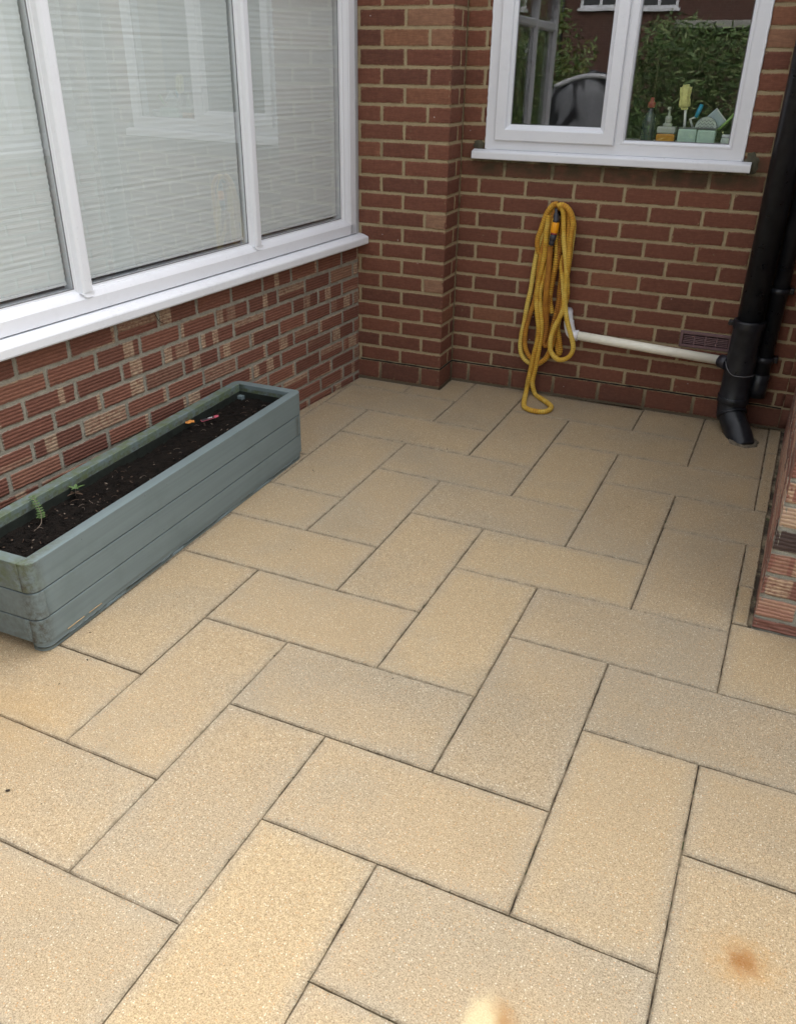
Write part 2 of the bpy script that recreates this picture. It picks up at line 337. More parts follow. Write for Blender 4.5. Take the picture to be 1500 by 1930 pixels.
SLABS=[((-7, -9, 'H'),[(-0.8308,-5.4000),(-0.8291,-5.2806),(-0.8689,-5.2801),(-0.8788,-5.4000)]),
((-6, -8, 'V'),[(-0.8689,-5.2801),(-0.8291,-5.2806),(-0.8211,-4.6984)]),
((-6, -6, 'H'),[(-0.8204,-4.6900),(-0.5277,-4.6935),(-0.5237,-4.4026),(-0.7965,-4.3993)]),
((-6, -2, 'H'),[(-0.7241,-3.5185),(-0.5029,-3.5212),(-0.4989,-3.2303),(-0.7002,-3.2278)]),
((-6, 2, 'H'),[(-0.6278,-2.3470),(-0.4782,-2.3489),(-0.4742,-2.0579),(-0.6039,-2.0564)]),
((-6, 6, 'H'),[(-0.5314,-1.1756),(-0.4534,-1.1765),(-0.4494,-0.8856),(-0.5075,-0.8849)]),
((-5, -9, 'V'),[(-0.5460,-5.4000),(-0.5403,-4.9844),(-0.8250,-4.9809),(-0.8308,-5.4000)]),
((-5, -7, 'H'),[(-0.8250,-4.9809),(-0.2470,-4.9879),(-0.2430,-4.6970),(-0.8204,-4.6900),(-0.8211,-4.6984)]),
((-5, -5, 'V'),[(-0.7965,-4.3993),(-0.5237,-4.4026),(-0.5155,-3.8120),(-0.7480,-3.8092)]),
((-5, -3, 'H'),[(-0.7480,-3.8092),(-0.2222,-3.8156),(-0.2182,-3.5246),(-0.7241,-3.5185)]),
((-5, -1, 'V'),[(-0.7002,-3.2278),(-0.4989,-3.2303),(-0.4907,-2.6403),(-0.6516,-2.6373)]),
((-5, 1, 'H'),[(-0.6516,-2.6373),(-0.2070,-2.6458),(-0.2070,-2.3523),(-0.6278,-2.3471)]),
((-5, 3, 'V'),[(-0.6039,-2.0564),(-0.4742,-2.0579),(-0.4660,-1.4673),(-0.5553,-1.4663)]),
((-5, 5, 'H'),[(-0.5554,-1.4664),(-0.2070,-1.4709),(-0.2070,-1.1800),(-0.5315,-1.1758)]),
((-5, 7, 'V'),[(-0.5075,-0.8849),(-0.4494,-0.8856),(-0.4412,-0.2950),(-0.4590,-0.2948)]),
((-5, 9, 'H'),[(-0.4590,-0.2948),(-0.1480,-0.2985),(-0.1463,-0.1780),(-0.4494,-0.1780)]),
((-4, -8, 'H'),[(-0.5443,-5.2753),(0.0337,-5.2823),(0.0377,-4.9913),(-0.5403,-4.9844)]),
((-4, -6, 'V'),[(-0.5277,-4.6935),(-0.2430,-4.6970),(-0.2348,-4.1064),(-0.5195,-4.1029)]),
((-4, -4, 'H'),[(-0.5195,-4.1029),(0.0585,-4.1099),(0.0625,-3.8190),(-0.5155,-3.8120)]),
((-4, -2, 'V'),[(-0.5029,-3.5212),(-0.2182,-3.5246),(-0.2070,-2.9349),(-0.4948,-2.9301)]),
((-4, 0, 'H'),[(-0.4948,-2.9301),(0.0904,-2.9400),(0.0916,-2.6513),(-0.4907,-2.6403)]),
((-4, 2, 'V'),[(-0.4782,-2.3489),(-0.2070,-2.3523),(-0.2070,-1.7575),(-0.4700,-1.7589)]),
((-4, 4, 'H'),[(-0.4700,-1.7589),(0.1064,-1.7561),(0.1109,-1.4743),(-0.4660,-1.4673)]),
((-4, 6, 'V'),[(-0.4534,-1.1765),(-0.2070,-1.1800),(-0.2070,-0.5894),(-0.4453,-0.5859)]),
((-4, 8, 'H'),[(-0.4453,-0.5859),(0.1327,-0.5929),(0.1368,-0.3020),(-0.4412,-0.2950)]),
((-3, -9, 'H'),[(0.3169,-5.4000),(0.3184,-5.2857),(-0.2596,-5.2787),(-0.2612,-5.4000)]),
((-3, -7, 'V'),[(-0.2470,-4.9879),(0.0377,-4.9913),(0.0459,-4.4008),(-0.2388,-4.3973)]),
((-3, -5, 'H'),[(-0.2388,-4.3973),(0.3392,-4.4043),(0.3432,-4.1134),(-0.2348,-4.1064)]),
((-3, -3, 'V'),[(-0.2222,-3.8156),(0.0625,-3.8190),(0.0707,-3.2276),(-0.2141,-3.2259)]),
((-3, -1, 'H'),[(-0.2141,-3.2259),(0.3681,-3.2294),(0.3721,-2.9447),(-0.2070,-2.9349)]),
((-3, 1, 'V'),[(-0.2070,-2.6458),(0.0916,-2.6513),(0.0939,-2.0553),(-0.2070,-2.0550)]),
((-3, 3, 'H'),[(-0.2070,-2.0550),(0.3841,-2.0555),(0.3879,-1.7547),(-0.2070,-1.7575)]),
((-3, 5, 'V'),[(-0.2070,-1.4709),(0.1109,-1.4743),(0.1204,-0.8837),(-0.2070,-0.8803)]),
((-3, 7, 'H'),[(-0.2070,-0.8803),(0.4134,-0.8873),(0.4175,-0.5964),(-0.2070,-0.5894)]),
((-3, 9, 'V'),[(-0.1480,-0.3020),(0.1409,-0.3020),(0.1409,-0.0040),(0.0050,-0.0040),(0.0050,-0.1780),(-0.1480,-0.1780)]),
((-2, -8, 'V'),[(0.0337,-5.2823),(0.3184,-5.2857),(0.3266,-4.6951),(0.0419,-4.6917)]),
((-2, -6, 'H'),[(0.0419,-4.6917),(0.6199,-4.6987),(0.6239,-4.4077),(0.0459,-4.4008)]),
((-2, -4, 'V'),[(0.0585,-4.1099),(0.3432,-4.1134),(0.3514,-3.5228),(0.0666,-3.5193)]),
((-2, -2, 'H'),[(0.0666,-3.5193),(0.6434,-3.5263),(0.6493,-3.2311),(0.0707,-3.2276)]),
((-2, 0, 'V'),[(0.0904,-2.9400),(0.3721,-2.9447),(0.3805,-2.3556),(0.0927,-2.3561)]),
((-2, 2, 'H'),[(0.0927,-2.3561),(0.6640,-2.3551),(0.6689,-2.0558),(0.0939,-2.0553)]),
((-2, 4, 'V'),[(0.1064,-1.7561),(0.3879,-1.7547),(0.3952,-1.1724),(0.1158,-1.1671)]),
((-2, 6, 'H'),[(0.1158,-1.1671),(0.6908,-1.1780),(0.6962,-0.8907),(0.1204,-0.8837)]),
((-2, 8, 'V'),[(0.1327,-0.5929),(0.4175,-0.5964),(0.4256,-0.0058),(0.2792,-0.0040),(0.1409,-0.0040)]),
((-2, 10, 'H'),[(0.2792,-0.0040),(0.7189,-0.0093),(0.7190,-0.0040)]),
((-1, -9, 'V'),[(0.6016,-5.4000),(0.6073,-4.9895),(0.3226,-4.9861),(0.3169,-5.4000)]),
((-1, -7, 'H'),[(0.3226,-4.9861),(0.9006,-4.9930),(0.9046,-4.7021),(0.3266,-4.6951)]),
((-1, -5, 'V'),[(0.3392,-4.4043),(0.6239,-4.4077),(0.6321,-3.8172),(0.3473,-3.8137)]),
((-1, -3, 'H'),[(0.3473,-3.8137),(0.9252,-3.8207),(0.9297,-3.5298),(0.3514,-3.5228)]),
((-1, -1, 'V'),[(0.3681,-3.2294),(0.6493,-3.2311),(0.6610,-2.6506),(0.3763,-2.6496)]),
((-1, 1, 'H'),[(0.3763,-2.6496),(0.9478,-2.6515),(0.9518,-2.3546),(0.3805,-2.3556)]),
((-1, 3, 'V'),[(0.3841,-2.0555),(0.6689,-2.0558),(0.6785,-1.4710),(0.3915,-1.4691)]),
((-1, 5, 'H'),[(0.3915,-1.4691),(0.9761,-1.4729),(0.9819,-1.1836),(0.3952,-1.1724)]),
((-1, 7, 'V'),[(0.4134,-0.8873),(0.6962,-0.8907),(0.7073,-0.3002),(0.4216,-0.2967)]),
((-1, 9, 'H'),[(0.4216,-0.2967),(0.9996,-0.3037),(1.0036,-0.0128),(0.4256,-0.0058)]),
((0, -8, 'H'),[(0.6033,-5.2804),(1.1813,-5.2874),(1.1853,-4.9965),(0.6073,-4.9895)]),
((0, -6, 'V'),[(0.6199,-4.6987),(0.9046,-4.7021),(0.9128,-4.1115),(0.6280,-4.1081)]),
((0, -4, 'H'),[(0.6280,-4.1081),(1.2060,-4.1151),(1.2101,-3.8241),(0.6321,-3.8172)]),
((0, -2, 'V'),[(0.6434,-3.5263),(0.9297,-3.5298),(0.9388,-2.9417),(0.6552,-2.9405)]),
((0, 0, 'H'),[(0.6552,-2.9405),(1.2274,-2.9430),(1.2331,-2.6525),(0.6610,-2.6506)]),
((0, 2, 'V'),[(0.6640,-2.3551),(0.9518,-2.3546),(0.9597,-1.7646),(0.6737,-1.7653)]),
((0, 4, 'H'),[(0.6737,-1.7653),(1.2529,-1.7640),(1.2597,-1.4748),(0.6785,-1.4710)]),
((0, 6, 'V'),[(0.6908,-1.1780),(0.9819,-1.1836),(0.9935,-0.5975),(0.7018,-0.5949)]),
((0, 8, 'H'),[(0.7018,-0.5949),(1.2803,-0.6000),(1.2843,-0.3071),(0.7073,-0.3002)]),
((0, 10, 'V'),[(0.7189,-0.0093),(1.0036,-0.0128),(1.0037,-0.0040),(0.7190,-0.0040)]),
((1, -9, 'H'),[(1.4645,-5.4000),(1.4660,-5.2909),(0.8880,-5.2839),(0.8864,-5.4000)]),
((1, -7, 'V'),[(0.9006,-4.9930),(1.1853,-4.9965),(1.1935,-4.4059),(0.9087,-4.4025)]),
((1, -5, 'H'),[(0.9087,-4.4025),(1.4867,-4.4094),(1.4908,-4.1185),(0.9128,-4.1115)]),
((1, -3, 'V'),[(0.9252,-3.8207),(1.2101,-3.8241),(1.2183,-3.2318),(0.9344,-3.2270)]),
((1, -1, 'H'),[(0.9344,-3.2270),(1.5093,-3.2366),(1.5135,-2.9443),(0.9388,-2.9417)]),
((1, 1, 'V'),[(0.9478,-2.6515),(1.2331,-2.6525),(1.2447,-2.0594),(0.9558,-2.0563)]),
((1, 3, 'H'),[(0.9558,-2.0563),(1.5360,-2.0626),(1.5417,-1.7634),(0.9597,-1.7646)]),
((1, 5, 'V'),[(0.9761,-1.4729),(1.2597,-1.4748),(1.2732,-0.8985),(0.9875,-0.9001)]),
((1, 7, 'H'),[(0.9875,-0.9001),(1.5610,-0.8968),(1.5651,-0.6025),(0.9935,-0.5975)]),
((1, 9, 'V'),[(0.9996,-0.3037),(1.2843,-0.3071),(1.2885,-0.0040),(1.0037,-0.0040)]),
((2, -8, 'V'),[(1.1813,-5.2874),(1.4660,-5.2909),(1.4742,-4.7003),(1.1894,-4.6968)]),
((2, -6, 'H'),[(1.1894,-4.6968),(1.7674,-4.7038),(1.7715,-4.4129),(1.1935,-4.4059)]),
((2, -4, 'V'),[(1.2060,-4.1151),(1.4908,-4.1185),(1.4989,-3.5279),(1.2142,-3.5245)]),
((2, -2, 'H'),[(1.2142,-3.5245),(1.7922,-3.5315),(1.7962,-3.2415),(1.2183,-3.2318)]),
((2, 0, 'V'),[(1.2274,-2.9430),(1.5135,-2.9443),(1.5218,-2.3586),(1.2389,-2.3570)]),
((2, 2, 'H'),[(1.2389,-2.3570),(1.8169,-2.3602),(1.8210,-2.0657),(1.2447,-2.0594)]),
((2, 4, 'V'),[(1.2529,-1.7640),(1.5417,-1.7634),(1.5528,-1.1859),(1.2665,-1.1850)]),
((2, 6, 'H'),[(1.2665,-1.1850),(1.6010,-1.1861),(1.6071,-0.8966),(1.2732,-0.8985)]),
((2, 8, 'V'),[(1.2803,-0.6000),(1.5651,-0.6025),(1.5732,-0.0109),(1.2885,-0.0075)]),
((2, 10, 'H'),[(1.6259,-0.0116),(1.6261,-0.0040),(1.2885,-0.0040)]),
((3, -9, 'V'),[(1.7493,-5.4000),(1.7549,-4.9946),(1.4701,-4.9912),(1.4645,-5.4000)]),
((3, -7, 'H'),[(1.4701,-4.9912),(2.0481,-4.9982),(2.0522,-4.7073),(1.4742,-4.7003)]),
((3, -5, 'V'),[(1.4867,-4.4094),(1.7715,-4.4129),(1.7796,-3.8223),(1.4949,-3.8189)]),
((3, -3, 'H'),[(1.4949,-3.8189),(2.0729,-3.8259),(2.0769,-3.5349),(1.4989,-3.5279)]),
((3, -1, 'V'),[(1.5093,-3.2366),(1.7962,-3.2415),(1.8044,-2.6500),(1.5177,-2.6465)]),
((3, 1, 'H'),[(1.5177,-2.6465),(2.0977,-2.6535),(2.1017,-2.3618),(1.5218,-2.3586)]),
((3, 3, 'V'),[(1.5360,-2.0626),(1.8210,-2.0657),(1.8259,-1.7090),(1.5428,-1.7090)]),
((3, 3, 'V'),[(1.5949,-1.4748),(1.5473,-1.4743),(1.5429,-1.7020),(1.5901,-1.7020)]),
((3, 5, 'H'),[(1.5473,-1.4743),(1.5949,-1.4748),(1.6010,-1.1861),(1.5528,-1.1859)]),
((3, 7, 'V'),[(1.5610,-0.8968),(1.6071,-0.8966),(1.6197,-0.3025),(1.5692,-0.3018)]),
((3, 9, 'H'),[(1.5692,-0.3018),(1.6197,-0.3025),(1.6259,-0.0116),(1.5732,-0.0109)]),
((4, -8, 'H'),[(1.7508,-5.2856),(2.3288,-5.2926),(2.3329,-5.0016),(1.7549,-4.9946)]),
((4, -6, 'V'),[(1.7674,-4.7038),(2.0522,-4.7073),(2.0603,-4.1167),(1.7756,-4.1132)]),
((4, -4, 'H'),[(1.7756,-4.1132),(2.3536,-4.1202),(2.3576,-3.8293),(1.7796,-3.8223)]),
((4, -2, 'V'),[(1.7922,-3.5315),(2.0769,-3.5349),(2.0851,-2.9443),(1.8004,-2.9409)]),
((4, 0, 'H'),[(1.8004,-2.9409),(2.3784,-2.9479),(2.3824,-2.6570),(1.8044,-2.6500)]),
((4, 2, 'V'),[(1.8169,-2.3602),(2.1017,-2.3618),(2.1098,-1.7720),(1.8251,-1.7686)]),
((4, 4, 'H'),[(1.8251,-1.7686),(2.4031,-1.7755),(2.4040,-1.7090),(1.8259,-1.7090)]),
((5, -9, 'H'),[(2.6121,-5.4000),(2.6136,-5.2960),(2.0356,-5.2890),(2.0340,-5.4000)]),
((5, -7, 'V'),[(2.0481,-4.9982),(2.3329,-5.0016),(2.3410,-4.4110),(2.0563,-4.4076)]),
((5, -5, 'H'),[(2.0563,-4.4076),(2.6343,-4.4146),(2.6383,-4.1237),(2.0603,-4.1167)]),
((5, -3, 'V'),[(2.0729,-3.8259),(2.3576,-3.8293),(2.3658,-3.2387),(2.0811,-3.2353)]),
((5, -1, 'H'),[(2.0811,-3.2353),(2.6591,-3.2423),(2.6631,-2.9513),(2.0851,-2.9443)]),
((5, 1, 'V'),[(2.0977,-2.6535),(2.3824,-2.6570),(2.3905,-2.0664),(2.1058,-2.0629)]),
((5, 3, 'H'),[(2.1058,-2.0629),(2.6838,-2.0699),(2.6878,-1.7790),(2.1098,-1.7720)]),
((6, -8, 'V'),[(2.3288,-5.2926),(2.6136,-5.2960),(2.6217,-4.7054),(2.3370,-4.7020)]),
((6, -6, 'H'),[(2.3370,-4.7020),(2.9150,-4.7090),(2.9190,-4.4180),(2.3410,-4.4110)]),
((6, -4, 'V'),[(2.3536,-4.1202),(2.6383,-4.1237),(2.6465,-3.5331),(2.3618,-3.5296)]),
((6, -2, 'H'),[(2.3618,-3.5296),(2.9398,-3.5366),(2.9438,-3.2457),(2.3658,-3.2387)]),
((6, 0, 'V'),[(2.3784,-2.9479),(2.6631,-2.9513),(2.6712,-2.3607),(2.3865,-2.3573)]),
((6, 2, 'H'),[(2.3865,-2.3573),(2.9645,-2.3643),(2.9685,-2.0734),(2.3905,-2.0664)]),
((6, 4, 'V'),[(2.4031,-1.7755),(2.6878,-1.7790),(2.6888,-1.7090),(2.4040,-1.7090)]),
((7, -9, 'V'),[(2.8969,-5.4000),(2.9024,-4.9998),(2.6177,-4.9963),(2.6121,-5.4000)]),
((7, -7, 'H'),[(2.6177,-4.9963),(3.1957,-5.0033),(3.1997,-4.7124),(2.6217,-4.7054)]),
((7, -5, 'V'),[(2.6343,-4.4146),(2.9190,-4.4180),(2.9272,-3.8274),(2.6425,-3.8240)]),
((7, -3, 'H'),[(2.6425,-3.8240),(3.2205,-3.8310),(3.2245,-3.5401),(2.6465,-3.5331)]),
((7, -1, 'V'),[(2.6591,-3.2423),(2.9438,-3.2457),(2.9520,-2.6551),(2.6672,-2.6517)]),
((7, 1, 'H'),[(2.6672,-2.6517),(3.2452,-2.6587),(3.2492,-2.3677),(2.6712,-2.3607)]),
((7, 3, 'V'),[(2.6838,-2.0699),(2.9685,-2.0734),(2.9736,-1.7090),(2.6888,-1.7090)]),
((8, -8, 'H'),[(2.8984,-5.2907),(3.4764,-5.2977),(3.4804,-5.0068),(2.9024,-4.9998)]),
((8, -6, 'V'),[(2.9150,-4.7090),(3.1997,-4.7124),(3.2079,-4.1218),(2.9232,-4.1184)]),
((8, -4, 'H'),[(2.9232,-4.1184),(3.5012,-4.1254),(3.5052,-3.8344),(2.9272,-3.8274)]),
((8, -2, 'V'),[(2.9398,-3.5366),(3.2245,-3.5401),(3.2327,-2.9495),(2.9479,-2.9460)]),
((8, 0, 'H'),[(2.9479,-2.9460),(3.5259,-2.9530),(3.5299,-2.6621),(2.9520,-2.6551)]),
((8, 2, 'V'),[(2.9645,-2.3643),(3.2492,-2.3677),(3.2574,-1.7771),(2.9727,-1.7737)]),
((8, 4, 'H'),[(2.9727,-1.7737),(3.5507,-1.7807),(3.5517,-1.7090),(2.9736,-1.7090)]),
((9, -9, 'H'),[(3.6000,-5.2992),(3.1831,-5.2942),(3.1817,-5.4000),(3.6000,-5.4000)]),
((9, -7, 'V'),[(3.1957,-5.0033),(3.4804,-5.0068),(3.4886,-4.4162),(3.2039,-4.4127)]),
((9, -5, 'H'),[(3.2039,-4.4127),(3.6000,-4.4175),(3.6000,-4.1266),(3.2079,-4.1218)]),
((9, -3, 'V'),[(3.2205,-3.8310),(3.5052,-3.8344),(3.5134,-3.2439),(3.2286,-3.2404)]),
((9, -1, 'H'),[(3.2286,-3.2404),(3.6000,-3.2449),(3.6000,-2.9539),(3.2327,-2.9495)]),
((9, 1, 'V'),[(3.2452,-2.6587),(3.5299,-2.6621),(3.5381,-2.0715),(3.2534,-2.0681)]),
((9, 3, 'H'),[(3.2534,-2.0681),(3.6000,-2.0723),(3.6000,-1.7813),(3.2574,-1.7771)]),
((10, -8, 'V'),[(3.4764,-5.2977),(3.6000,-5.2992),(3.6000,-4.7085),(3.4846,-4.7071)]),
((10, -6, 'H'),[(3.4846,-4.7071),(3.6000,-4.7085),(3.6000,-4.4175),(3.4886,-4.4162)]),
((10, -4, 'V'),[(3.5012,-4.1254),(3.6000,-4.1266),(3.6000,-3.5359),(3.5093,-3.5348)]),
((10, -2, 'H'),[(3.5093,-3.5348),(3.6000,-3.5359),(3.6000,-3.2449),(3.5134,-3.2439)]),
((10, 0, 'V'),[(3.5259,-2.9530),(3.6000,-2.9539),(3.6000,-2.3632),(3.5341,-2.3624)]),
((10, 2, 'H'),[(3.5341,-2.3624),(3.6000,-2.3632),(3.6000,-2.0723),(3.5381,-2.0715)]),
((10, 4, 'V'),[(3.5507,-1.7807),(3.6000,-1.7813),(3.6000,-1.7090),(3.5517,-1.7090)])]
HOSE=[[(0.4917, -0.052, 0.9174), (0.4704, -0.052, 0.9114), (0.4489, -0.052, 0.8826), (0.4354, -0.052, 0.8448), (0.4248, -0.052, 0.8021), (0.4137, -0.052, 0.7612), (0.4147, -0.052, 0.7256), (0.4254, -0.0433, 0.6962), (0.4496, -0.0347, 0.6848), (0.4693, -0.026, 0.6923)], [(0.4983, -0.036, 0.909), (0.4755, -0.036, 0.8938), (0.4546, -0.036, 0.8579), (0.4351, -0.036, 0.8052), (0.4172, -0.036, 0.7327), (0.4065, -0.036, 0.6593), (0.4008, -0.036, 0.585), (0.397, -0.036, 0.5145), (0.3877, -0.036, 0.4448), (0.379, -0.036, 0.3659), (0.3694, -0.036, 0.2934), (0.3687, -0.036, 0.2397), (0.3838, -0.036, 0.1929), (0.4164, -0.036, 0.1647), (0.4577, -0.036, 0.1597), (0.4883, -0.036, 0.1777), (0.5112, -0.036, 0.216), (0.5272, -0.036, 0.2662), (0.5384, -0.036, 0.3334), (0.5494, -0.036, 0.3995), (0.5552, -0.036, 0.4638), (0.5595, -0.036, 0.5393), (0.5648, -0.036, 0.6257), (0.5676, -0.036, 0.7099), (0.5692, -0.036, 0.7807), (0.5644, -0.036, 0.8429), (0.5439, -0.0327, 0.8867), (0.5137, -0.0293, 0.9092), (0.4909, -0.026, 0.9095)], [(0.5065, -0.048, 0.9066), (0.4796, -0.048, 0.8842), (0.4642, -0.048, 0.844), (0.4505, -0.048, 0.7847), (0.4377, -0.048, 0.7125), (0.4309, -0.048, 0.6272), (0.4292, -0.048, 0.5405), (0.4209, -0.048, 0.464), (0.4061, -0.048, 0.3981), (0.3937, -0.048, 0.3314), (0.3943, -0.048, 0.2651), (0.4097, -0.048, 0.2162), (0.4396, -0.048, 0.1852), (0.4705, -0.048, 0.1732), (0.5033, -0.048, 0.1941), (0.5228, -0.048, 0.2371), (0.5323, -0.048, 0.2965), (0.5409, -0.048, 0.3628), (0.5544, -0.048, 0.4285), (0.5613, -0.048, 0.5048), (0.5655, -0.048, 0.5794), (0.5683, -0.048, 0.6644), (0.5661, -0.048, 0.7473), (0.5589, -0.0407, 0.8155), (0.5418, -0.0333, 0.8638), (0.5172, -0.026, 0.8931)], [(0.4545, -0.058, 0.8678), (0.453, -0.058, 0.7865), (0.4526, -0.058, 0.6916), (0.4423, -0.058, 0.618), (0.4343, -0.058, 0.5432), (0.4364, -0.058, 0.468), (0.449, -0.058, 0.3928), (0.4598, -0.058, 0.337), (0.4578, -0.058, 0.2762), (0.4478, -0.058, 0.2135), (0.4401, -0.058, 0.1528), (0.4323, -0.058, 0.0911), (0.4273, -0.058, 0.0261), (0.4235, -0.058, -0.0226)], [(0.4781, -0.05, 0.8569), (0.4757, -0.05, 0.7636), (0.4731, -0.05, 0.668), (0.4604, -0.05, 0.5937), (0.4475, -0.05, 0.5179), (0.4588, -0.05, 0.4305), (0.4709, -0.05, 0.3624), (0.4703, -0.05, 0.289), (0.4663, -0.05, 0.2218), (0.4616, -0.05, 0.159), (0.4554, -0.05, 0.1114), (0.4518, -0.05, 0.0638), (0.4579, -0.05, 0.0284)], [(0.479, -0.07, 0.7341), (0.4805, -0.07, 0.6723), (0.483, -0.07, 0.5999), (0.4825, -0.07, 0.5309), (0.4807, -0.0553, 0.4597), (0.4862, -0.0407, 0.393), (0.4938, -0.026, 0.3331)], [(0.5126, -0.026, 0.8905), (0.5151, -0.0307, 0.8338), (0.5141, -0.0353, 0.7644), (0.5131, -0.04, 0.6939), (0.5059, -0.04, 0.6207), (0.4986, -0.04, 0.5461), (0.4911, -0.04, 0.4701), (0.4887, -0.04, 0.3931), (0.4914, -0.04, 0.3154), (0.4849, -0.04, 0.275), (0.4999, -0.04, 0.2584), (0.5111, -0.04, 0.2784), (0.5199, -0.04, 0.3452), (0.5285, -0.04, 0.4108), (0.537, -0.04, 0.4752), (0.544, -0.04, 0.5509), (0.5458, -0.04, 0.6246), (0.545, -0.04, 0.7205), (0.5409, -0.0353, 0.79), (0.5285, -0.0307, 0.8463), (0.508, -0.026, 0.8879)], [(0.4872, -0.026, 0.8077), (0.5051, -0.038, 0.7167), (0.5057, -0.05, 0.6469), (0.4984, -0.05, 0.5729), (0.4931, -0.038, 0.4951), (0.5085, -0.026, 0.4179)], [(0.5061, -0.068, 0.9113), (0.5211, -0.068, 0.8852), (0.5299, -0.068, 0.8288), (0.5401, -0.068, 0.7601), (0.5553, -0.068, 0.6907), (0.5658, -0.068, 0.6198), (0.569, -0.068, 0.5471), (0.5773, -0.068, 0.4736), (0.5925, -0.068, 0.4073), (0.6108, -0.068, 0.3586), (0.6322, -0.068, 0.3072), (0.6392, -0.068, 0.2691), (0.6276, -0.068, 0.2359), (0.6015, -0.068, 0.2138), (0.5705, -0.068, 0.2094), (0.5421, -0.068, 0.2294), (0.5255, -0.068, 0.2615), (0.5252, -0.068, 0.314), (0.5358, -0.068, 0.362), (0.554, -0.068, 0.4078), (0.5676, -0.068, 0.4474), (0.5696, -0.068, 0.4977), (0.5532, -0.054, 0.5671), (0.5346, -0.04, 0.6356), (0.5297, -0.026, 0.6929)], [(0.5059, -0.026, 0.906), (0.5301, -0.036, 0.8862), (0.5473, -0.046, 0.843), (0.5566, -0.056, 0.7828), (0.5597, -0.056, 0.7127), (0.5629, -0.056, 0.6414), (0.5736, -0.056, 0.5696), (0.5769, -0.056, 0.4958), (0.5613, -0.056, 0.4312), (0.5419, -0.056, 0.3726), (0.5279, -0.046, 0.3086), (0.5207, -0.036, 0.2521), (0.5299, -0.026, 0.2158)], [(0.5533, -0.026, 0.2934), (0.5527, -0.0273, 0.254), (0.5619, -0.0287, 0.221), (0.5703, -0.03, 0.2438), (0.5593, -0.03, 0.2953), (0.5406, -0.03, 0.3712), (0.5371, -0.0287, 0.4474), (0.5361, -0.0273, 0.5474), (0.535, -0.026, 0.6452)], [(0.4955, -0.074, 0.9114), (0.5118, -0.074, 0.917), (0.5368, -0.074, 0.9097), (0.559, -0.074, 0.8842), (0.5732, -0.074, 0.8444), (0.5713, -0.074, 0.7984), (0.5683, -0.074, 0.74), (0.5702, -0.074, 0.6813), (0.5674, -0.058, 0.6059), (0.5597, -0.042, 0.5282), (0.5453, -0.026, 0.4604)]]
HOSEFLOOR=[(0.4469, -0.1496, 0.012), (0.463, -0.2233, 0.012), (0.4931, -0.2721, 0.012), (0.5286, -0.2861, 0.012), (0.5714, -0.2808, 0.012), (0.5935, -0.247, 0.012), (0.59, -0.1938, 0.012), (0.5562, -0.1459, 0.012), (0.512, -0.1015, 0.012), (0.4714, -0.0536, 0.012), (0.4468, -0.0051, 0.012)]

# ================================================================ brickwork
def nz3(x,y,z): return noise.noise(Vector((x,y,z)))
def brick_face(mb, F, s0, s1, z0, z1, tone, nx, nz, m=0, bands=(), fl=False, fr=False, jit=.0022, rough_=.0012):
    sd = R_.random()*100; ids={}; mid=(s0+s1)/2
    def gridc(n, w):
        if n<3: return [i/n for i in range(n+1)]
        e=.0030/w; return [0,e]+[e+(1-2*e)*i/(n-2) for i in range(1,n-2)]+[1-e,1]
    if nx>2: nx+=2
    if nz>2: nz+=2
    gs=gridc(nx,s1-s0); gz=gridc(nz,z1-z0)
    for i in range(nx+1):
        for j in range(nz+1):
            s = s0+(s1-s0)*gs[i]; z = z0+(z1-z0)*gz[j]; d = 0
            eL, eR, eB, eT = i==0, i==nx, j==0, j==nz
            if jit:
                if eB or eT: z += jit*1.3*nz3(s*26+sd, 3.1 if eB else 9.7, sd)
                if eL and not fl or eR and not fr: s += jit*1.3*nz3(z*40+sd, 1.3 if eL else 5.9, sd)
                if (eB or eT) and ((eL and not fl) or (eR and not fr)):
                    s += (.0028 if eL else -.0028)*R_.uniform(.5,1.5); z += (.0028 if eB else -.0028)*R_.uniform(.5,1.5)
                d = rough_*nz3(s*30, z*90, sd)*1.6
                if (eB or eT or (eL and not fl) or (eR and not fr)): d -= .0011
            g = 0
            for a,b,st,za,zb in bands:
                if a <= (s-s0) <= b and za <= (z-z0)/(z1-z0) <= zb: g = max(g, st)
            e = 1.0 if (eB or eT or (eL and not fl) or (eR and not fr)) else 0.0
            if nx<3: e=0.0
            if not e and nx>2 and (j==1 or j==nz-1 or (i==1 and not fl) or (i==nx-1 and not fr)): e=.72
            ids[i,j] = mb.vert(F(s,d,z), (tone, g, e, 1))
    for i in range(nx):
        for j in range(nz): mb.face((ids[i,j],ids[i+1,j],ids[i+1,j+1],ids[i,j+1]), m, True)
    loop = [(i,0) for i in range(nx)]+[(nx,j) for j in range(nz)]+[(i,nz) for i in range(nx,0,-1)]+[(0,j) for j in range(nz,0,-1)]
    out=[]
    for i,j in loop:
        s = s0+(s1-s0)*gs[i]; z = z0+(z1-z0)*gz[j]
        s += (-.0008 if i==0 else .0008 if i==nx else 0); z += (-.0008 if j==0 else .0008 if j==nz else 0)
        if i==0 and fl: s = s0+.0006
        if i==nx and fr: s = s1-.0006
        out.append(mb.vert(F(s,-.011,z), (tone,0,1 if nx>2 else 0,1)))
    for q in range(len(loop)):
        r = (q+1)%len(loop); mb.face((ids[loop[q]], out[q], out[r], ids[loop[r]]), m, False)
def subtract(s0,s1,h0,h1):
    if h1<=s0 or h0>=s1: return [(s0,s1)]
    return [(a,b) for a,b in ((s0,min(s1,h0)),(max(s0,h1),s1)) if b-a>.02]
